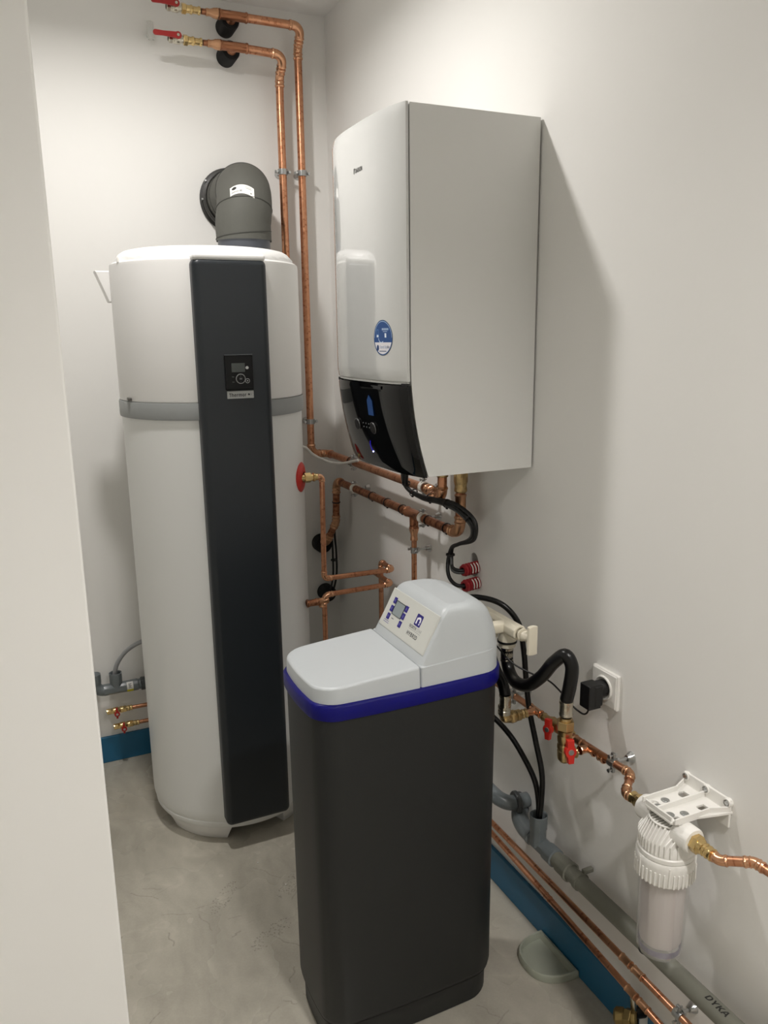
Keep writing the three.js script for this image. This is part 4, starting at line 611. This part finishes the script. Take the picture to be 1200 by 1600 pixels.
// ---------------------------------------------------------------- grey drain pipes
{
  const o = thing('drain_pipe', 'long grey plastic drain pipe along the right wall with upright tee', 'drain pipe', [-0.045, 0.32, 1.6]);
  const x = -0.045, y = 0.320, r = 0.0205, Zp = V(0, 0, 1);
  part('pipe', cyl(V(x, y, 1.60), V(x, y, 2.9), r, r, 32), M.pvcDull, o);
  part('tee', [turn([[0.0205, -0.03], [0.0245, -0.028], [0.0245, -0.02], [0.0215, -0.018], [0.0215, 0.045], [0.0245, 0.047], [0.0250, 0.082], [0.0205, 0.084]], V(x, y, 1.55), Zp, 36), turn([[0.0215, 0], [0.0215, 0.045], [0.0235, 0.05], [0.024, 0.088], [0.0225, 0.089], [0.0205, 0.086], [0.020, 0.03], [0, 0.03]], V(-0.051, y, 1.56), V(0, 1, 0), 36)], M.pvc, o, 'grey tee with open upright socket');
  part('collar', turn([[0.0205, 0], [0.0240, 0.001], [0.0245, 0.03], [0.0262, 0.034], [0.0262, 0.042], [0.0215, 0.044]], V(x, y, 1.652), Zp, 36), M.pvcDull, o);
  part('bend', [new THREE.TubeGeometry(new THREE.CatmullRomCurve3([V(x, y, 1.525), V(x, y + 0.003, 1.49), V(x + 0.008, y + 0.01, 1.455), V(x + 0.03, y + 0.016, 1.425), V(0.02, y + 0.02, 1.405)]), 30, 0.0235, 24)], M.pvc, o);
  part('wall_ring', turn([[0.024, 0], [0.034, 0.0], [0.034, 0.010], [0.030, 0.014], [0.024, 0.015]], V(0.0, y + 0.02, 1.410), V(-1, 0, 0), 36), S(0x4a4d4e, 0.4), o, 'dark ring at the wall');
  part('pipe_clip', [turn([[0.0208, -0.006], [0.0235, -0.006], [0.0235, 0.006], [0.0208, 0.006]], V(x, y, 1.73), Zp, 36), rbox(0.03, 0.012, 0.012, 0.002, -0.022, y + 0.024, 1.73)], M.pvcDull, o);
  part('pipe_tie', turn([[0.0206, -0.0022], [0.0222, -0.0022], [0.0222, 0.0022], [0.0206, 0.0022]], V(x, y, 1.965), Zp, 36), M.black, o, 'thin black tie');
  const prt = canvasTex(1024, 96, (c, w, h) => { c.clearRect(0, 0, w, h); c.fillStyle = '#1b1b18'; c.textBaseline = 'middle'; c.font = 'italic bold 86px sans-serif'; c.fillText('DYKA', 10, 50, 330); c.fillStyle = '#26261f'; c.font = 'bold 62px sans-serif'; c.fillText('>SOTYFR', 400, 52, 520); });
  { const nz = 30, na = 5, g = new THREE.PlaneGeometry(1, 1, nz, na), p = g.attributes.position; for (let i = 0; i < p.count; i++) { const u = p.getX(i) + 0.5, v = p.getY(i) + 0.5; const a = 1.35 + (v - 0.5) * 0.95; p.setXYZ(i, x - (r + 0.0003) * Math.cos(a), y + (r + 0.0003) * Math.sin(a), 2.135 + u * 0.26); } g.computeVertexNormals(); part('pipe_print', g, S(0xffffff, 0.5, 0, { map: prt, transparent: true, alphaTest: 0.3, side: THREE.DoubleSide }), o, 'black lettering'); }
  const b = thing('drain_pipe', 'short grey plastic drain bend behind the softener, beside the wall ring', 'drain pipe', [-0.085, 0.385, 1.35]);
  part('pipe', [new THREE.TubeGeometry(new THREE.CatmullRomCurve3([V(-0.10, 0.42, 1.18), V(-0.098, 0.408, 1.30), V(-0.092, 0.392, 1.375), V(-0.078, 0.378, 1.415), V(-0.055, 0.370, 1.432), V(0.02, 0.368, 1.436)]), 50, 0.021, 26)], M.pvc, b);
  part('collar', turn([[0.021, 0], [0.0245, 0.001], [0.0245, 0.016], [0.021, 0.018]], V(-0.0965, 0.402, 1.335), V(0.04, -0.16, 1), 30), M.pvc, b);
  part('wall_collar', turn([[0.021, -0.006], [0.031, -0.006], [0.033, -0.003], [0.033, 0.004], [0.030, 0.007], [0.021, 0.008]], V(-0.038, 0.368, 1.436), V(1, 0, 0.15), 36), S(0x3f4243, 0.4), b, 'dark collar near the wall');
}
{ // back left drain tee with pale hose
  const y = 0.333, z = 0.06, r = 0.0205, o = thing('drain_pipe', 'grey plastic drain tee with sticker, left of the water heater', 'drain pipe', [-0.95, y, z]), X = V(1, 0, 0), U = V(0, 1, 0);
  part('pipe', cyl(V(-0.92, y, z), V(-0.78, y, z), r), M.pvc, o);
  part('tee', [turn([[0.0205, -0.05], [0.0225, -0.049], [0.0225, -0.02], [0.0218, -0.018], [0.0218, 0.05], [0.0228, 0.052], [0.0228, 0.078], [0.0205, 0.08]], V(-0.965, y, z), X), turn([[0.0218, 0], [0.0218, 0.02], [0.0235, 0.026], [0.0240, 0.064], [0.0225, 0.065], [0.0205, 0.062], [0.02, 0.02], [0, 0.02]], V(-0.967, y, z), U)], M.pvc, o);
  part('bend', [new THREE.TubeGeometry(new Arc(V(-1.012, y + 0.032, z), V(0, -1, 0), V(-1, 0, 0), 0.032, Math.PI / 2), 20, 0.0218, 24), turn([[0.0218, 0], [0.0235, 0.008], [0.0235, 0.042], [0.022, 0.043], [0.0205, 0.04], [0, 0.02]], V(-1.044, y + 0.03, z), U)], M.pvc, o);
  part('collar', turn([[0.0205, 0], [0.0255, 0.001], [0.0262, 0.010], [0.0255, 0.018], [0.0205, 0.019]], V(-0.876, y, z), X), S(0x474c4d, 0.4), o);
  const st = canvasTex(96, 160, (x, w, h) => { x.fillStyle = '#dcdcd8'; x.fillRect(0, 0, w, h); x.fillStyle = '#d2c623'; x.fillRect(0, 108, w, 52); x.fillStyle = '#3c3c3a'; for (let k = 0; k < 7; k++) x.fillRect(24, 26 + k * 10, 48 - (k % 3) * 8, 5); });
  { const g = new THREE.PlaneGeometry(1, 1, 2, 12), p = g.attributes.position; for (let i = 0; i < p.count; i++) { const u = p.getX(i) + 0.5, v = p.getY(i) + 0.5, a = 0.1 + (v - 0.5) * 2.0; p.setXYZ(i, -0.930 + u * 0.024, y + 0.0232 * Math.sin(a), z + 0.0232 * Math.cos(a)); } g.computeVertexNormals(); part('sticker', g, S(0xffffff, 0.5, 0, { map: st, side: THREE.DoubleSide }), o, 'white and yellow sticker'); }
  const p = [[-0.972, 0.35, z], [-0.970, 0.39, z + 0.002], [-0.958, 0.435, z + 0.01], [-0.93, 0.478, z + 0.02], [-0.895, 0.508, z + 0.035], [-0.85, 0.530, z + 0.05], [-0.78, 0.55, z + 0.06]];
  const h = thing('condensate_hose', 'pale grey flexible hose dipping into the drain tee left of the heater', 'hose', p[0]); part('hose', tube(p, 0.0085, 60), M.greyHose, h);
}
[[0.236, -0.978, 'upper'], [0.168, -0.957, 'lower']].forEach(([y, x, n]) => {
  const z = 0.052, X = V(1, 0, 0), o = thing('ball_valve', 'small brass valve with red handle left of the heater, ' + n + ' of the two', 'valve', [x, y, z]);
  part('body', [turn([[0.006, -0.034], [0.0115, -0.033], [0.0115, -0.018], [0.009, -0.016], [0.013, -0.008], [0.0135, 0.008], [0.010, 0.014], [0.0125, 0.018], [0.0125, 0.028], [0.009, 0.030]], V(x, y, z), X), hex(V(x - 0.018, y, z), X, 0.0125, 0.009), hex(V(x + 0.028, y, z), X, 0.0135, 0.012), cyl(V(x, y, z), V(x, y, z + 0.02), 0.005)], M.brassBright, o);
  const s = new THREE.Shape(); s.absarc(0, 0, 0.008, 0, 7); const h = [rbox(0.008, 0.046, 0.006, 0.002, x + 0.003, y - 0.002, z + 0.022), cyl(V(x + 0.003, y - 0.005, z + 0.018), V(x + 0.003, y - 0.005, z + 0.028), 0.0105)];
  const hd = part('handle', h, M.red, o, 'red handle'); part('screw', cyl(V(x + 0.003, y - 0.005, z + 0.027), V(x + 0.003, y - 0.005, z + 0.0295), 0.0045), M.steel, hd);
  const c = thing('copper_pipe', 'short copper pipe behind the heater, feeding the ' + n + ' small brass valve', 'copper pipe', [x + 0.1, y, z]);
  part('press_fitting', turn([[0.008, 0], [0.011, 0.001], [0.0095, 0.008], [0.011, 0.012], [0.0095, 0.018], [0.011, 0.024], [0.008, 0.026]], V(x + 0.038, y, z), X), M.brassBright, c); part('pipe', cyl(V(x + 0.06, y, z), V(x + 0.22, y, z), 0.008), M.copper, c);
});
{ const o = thing('pipe_bracket', 'small clear plastic pipe support on the wall between the lever valves', 'bracket', [-0.655, 2.70, 0.03]);
  part('holder', [turn([[0.010, -0.004], [0.012, -0.004], [0.012, 0.05], [0.010, 0.05]], V(-0.655, 2.675, 0.035), V(0, 1, 0), 24), cyl(V(-0.655, 2.69, 0.0), V(-0.655, 2.69, 0.028), 0.008)], M.frosted, o); }

// ---------------------------------------------------------------- water filter
{
  const x = -0.105, z = 2.058, o = thing('water_filter', 'wall mounted water filter with white ribbed head and clear bowl', 'water filter', [x, 0.4, z]), U = V(0, 1, 0);
  const yT = 0.735;
  const hd = part('head', [turn([[0, 0.640], [0.052, 0.640], [0.0560, 0.645], [0.0570, 0.646], [0.0570, 0.654], [0.0545, 0.656], [0.0545, 0.676], [0.034, 0.708], [0.030, 0.711], [0, 0.712]], V(x, 0, z), U, 56)], M.white, o, 'white filter head');
  for (const s of [-1, 1]) part('port', turn([[0.0, 0.03], [0.026, 0.03], [0.026, 0.066], [0.024, 0.0695], [0.0165, 0.070], [0.0165, 0.062], [0, 0.062]], V(x, 0.703, z), V(0, 0, s), 36), M.white, hd);
  for (let k = -7; k <= 7; k++) { const dz = k * 0.0074, wo = Math.sqrt(Math.max(0, 0.0562 ** 2 - dz * dz)), wi = Math.sqrt(Math.max(0, 0.036 ** 2 - dz * dz)); if (wo < 0.016) continue; const q = new THREE.Shape(); q.moveTo(-wo, 0.660); q.lineTo(-wo, 0.684); q.lineTo(-wo + 0.002, 0.687); q.lineTo(-wi, 0.7155); q.lineTo(0.01, 0.7155); q.lineTo(0.01, 0.660); q.closePath(); const g = new THREE.ExtrudeGeometry(q, { depth: 0.0016, bevelEnabled: true, bevelSize: 0.0004, bevelThickness: 0.0004, bevelSegments: 1 }); g.translate(x, 0, z + dz - 0.0008); part('rib', g, M.white, hd); }
  { const g = new THREE.TorusGeometry(0.036, 0.0020, 8, 32, Math.PI); g.rotateX(Math.PI / 2); g.rotateY(-Math.PI / 2); g.translate(x, 0.7150, z); part('ring_rib', g, M.white, hd); }
  const cp = part('ring_nut', turn([[0.049, 0.590], [0.0545, 0.592], [0.0570, 0.600], [0.0583, 0.630], [0.0588, 0.640], [0.0568, 0.644], [0.045, 0.644]], V(x, 0, z), U, 56), M.white, o, 'white screw ring');
  for (let k = 0; k < 40; k++) { const a = k / 40 * Math.PI * 2; const g = new RoundedBoxGeometry(0.0045, k % 7 === 0 ? 0.044 : 0.030, 0.0035, 1, 0.0008); g.rotateY(-a); g.translate(x + 0.0576 * Math.cos(a), k % 7 === 0 ? 0.617 : 0.609, z + 0.0576 * Math.sin(a)); part('grip_rib', g, M.white, cp); }
  part('bowl', turn([[0.0498, 0.60], [0.0494, 0.56], [0.0462, 0.428], [0.0452, 0.418], [0.042, 0.412], [0.0, 0.410], [0.0, 0.414], [0.040, 0.416], [0.0428, 0.421], [0.0440, 0.431], [0.0472, 0.56], [0.0476, 0.60]], V(x, 0, z), U, 64), M.clear, o, 'clear plastic bowl');
  part('bowl_base', turn([[0.0415, 0.4185], [0.0432, 0.4245], [0.0436, 0.434], [0.0400, 0.430], [0.0385, 0.4185]], V(x, 0, z), U, 56), M.violet, o, 'violet tinted bowl rim');
  part('cartridge_tube', turn([[0.0, 0.438], [0.0405, 0.438], [0.0415, 0.441], [0.0440, 0.59], [0, 0.59]], V(x, 0, z), U, 48), S(0xc8bfbb, 0.7), o, 'pale cartridge inside the bowl');
  // bracket: wall plate, shelf with openings, ribs, bolts
  const bk = part('bracket', (() => {
    const s = new THREE.Shape(); s.moveTo(0, -0.062); s.lineTo(0, 0.062); s.lineTo(-0.03, 0.055); s.lineTo(-0.075, 0.044); s.lineTo(-0.122, 0.044); s.lineTo(-0.134, 0.034); s.lineTo(-0.134, -0.034); s.lineTo(-0.122, -0.044); s.lineTo(-0.075, -0.044); s.lineTo(-0.03, -0.055); s.closePath();
    for (const k of [-1, 1]) { const h = new THREE.Path(); h.moveTo(-0.030, k * 0.016); h.lineTo(-0.030, k * 0.036); h.lineTo(-0.042, k * 0.038); h.quadraticCurveTo(-0.058, k * 0.03, -0.050, k * 0.016); h.closePath(); s.holes.push(h); const c = new THREE.Path(); c.absellipse(-0.113 , k * 0.030 * (k > 0 ? 1 : 1), 0.008, 0.008, 0, 7, true); s.holes.push(c); }
    const g = new THREE.ExtrudeGeometry(s, { depth: 0.004, bevelEnabled: true, bevelSize: 0.0008, bevelThickness: 0.0008, bevelSegments: 1 }); g.rotateX(-Math.PI / 2); g.translate(0, yT - 0.006, z);
    return [g, rbox(0.006, 0.062, 0.122, 0.002, -0.004, yT - 0.006, z)];
  })(), M.white, o, 'white wall bracket');
  part('bracket_rib', [rbox(0.128, 0.014, 0.004, 0.001, -0.068, yT + 0.004, z - 0.003), rbox(0.09, 0.012, 0.0035, 0.001, -0.088, yT + 0.003, z + 0.0435), rbox(0.09, 0.012, 0.0035, 0.001, -0.088, yT + 0.003, z - 0.0435), rbox(0.0035, 0.012, 0.07, 0.001, -0.1325, yT + 0.003, z)], M.white, bk);
  for (const k of [-1, 1]) { const L = 0.046, g = new RoundedBoxGeometry(L, 0.013, 0.0035, 1, 0.001); g.rotateY(-k * 0.39); g.translate(-0.0235, yT + 0.0035, z + k * 0.0515); part('side_gusset', g, M.white, bk); }
  for (const k of [-1, 0, 1]) part('wall_screw', [turn([[0, 0.004], [0.0045, 0.003], [0.0065, 0]], V(-0.007, yT + 0.016, z + k * 0.054), V(-1, 0, 0), 18)], M.steel, bk);
  for (const k of [-1, 0, 1]) part('screw_boss', turn([[0.0, 0.0], [0.009, 0], [0.009, 0.010], [0.007, 0.0105]], V(0.0, yT + 0.016, z + k * 0.054), V(-1, 0, 0), 20), M.white, bk);
  for (const [a, b] of [[-0.118, -0.016], [-0.118, 0.016], [-0.090, -0.026], [-0.090, 0.026]]) part('bolt', [turn([[0, 0.0034], [0.0035, 0.0034], [0.0052, 0.0026], [0.0058, 0.0012], [0.0088, 0.001], [0.0088, 0]], V(a, yT - 0.001, z + b), U, 20)], M.steel, bk);
}
{ const o = thing('copper_pipe', 'polished copper outlet pipe leaving the filter to the right', 'copper pipe', [-0.105, 0.703, 2.15]);
  const x = -0.105, y = 0.703;
  part('union_nut', [cyl(V(x, y, 2.112), V(x, y, 2.13), 0.0125), hex(V(x, y, 2.124), V(0, 0, 1), 0.0185, 0.018), turn([[0.0155, 0], [0.0155, 0.004], [0.012, 0.010], [0.0135, 0.014], [0.0118, 0.018], [0.0135, 0.022], [0.0118, 0.026], [0.0128, 0.032], [0.009, 0.034]], V(x, y, 2.140), V(0, 0, 1))], M.brassBright, o, 'brass outlet nut');
  pipeRun(o, [[x, y, 2.165], [x, y, 2.188], [-0.070, y + 0.016, 2.235], [-0.068, y + 0.016, 2.30], [-0.068, y + 0.0, 2.40], [-0.068, y, 3.4]], R18, M.copper, { fittingMat: M.fitting, R: 0.018 }); }

// ---------------------------------------------------------------- plastic lid on the floor, crumbs
{
  const o = thing('plastic_lid', 'translucent D shaped plastic lid lying on the floor against the blue baseboard', 'lid', [-0.07, 0, 1.62]);
  const outl = (i, n = 40) => { const r = []; const x1 = -0.014 - i, zc = 1.622, hw = 0.083 - i, dp = 0.112 - 1.6 * i; for (let k = 0; k <= n; k++) { const a = -Math.PI / 2 + Math.PI * k / n; const c = Math.cos(a), s = Math.sin(a); r.push([x1 - dp * Math.pow(Math.abs(c), 0.75), zc + hw * Math.sign(s) * Math.pow(Math.abs(s), 0.85)]); } return r.reverse(); };
  const lev = (i, y) => outl(i).map(([x, z]) => [x, y, z]);
  part('rim', loft([lev(0, 0.001), lev(-0.001, 0.004), lev(0, 0.020), lev(0.003, 0.023), lev(0.008, 0.0225), lev(0.011, 0.016), lev(0.013, 0.006)], 0.6), M.tub, o);
}
[[-0.447, 0.97, 'left of the softener, halfway to the heater'], [-0.44, 0.84, 'just in front of the right heater foot'], [-0.65, 0.88, 'in front of the left heater foot'], [-0.60, 1.02, 'alone in the middle of the floor'], [-0.66, 1.36, 'close to the bottom left edge of the softener'], [-0.22, 1.49, 'right of the softener, near the blue baseboard'], [-0.28, 1.56, 'right of the softener, beside its skirt']].forEach(([x, z, n], i) => {
  const o = thing('plaster_crumb', 'tiny white plaster crumb on the floor, ' + n, 'debris', [x, 0, z], 'plaster crumbs on the floor'); const g = new THREE.IcosahedronGeometry(0.0028, 1); const p = g.attributes.position; for (let k = 0; k < p.count; k++) { const f = 1 + 0.35 * PN.noise(p.getX(k) * 900 + i, p.getY(k) * 900, p.getZ(k) * 900); p.setXYZ(k, p.getX(k) * f, p.getY(k) * f * 0.7, p.getZ(k) * f); } g.computeVertexNormals(); g.translate(x, 0.0016, z); part('crumb', g, M.whiteMatt, o);
});

renderer.render(scene, camera);
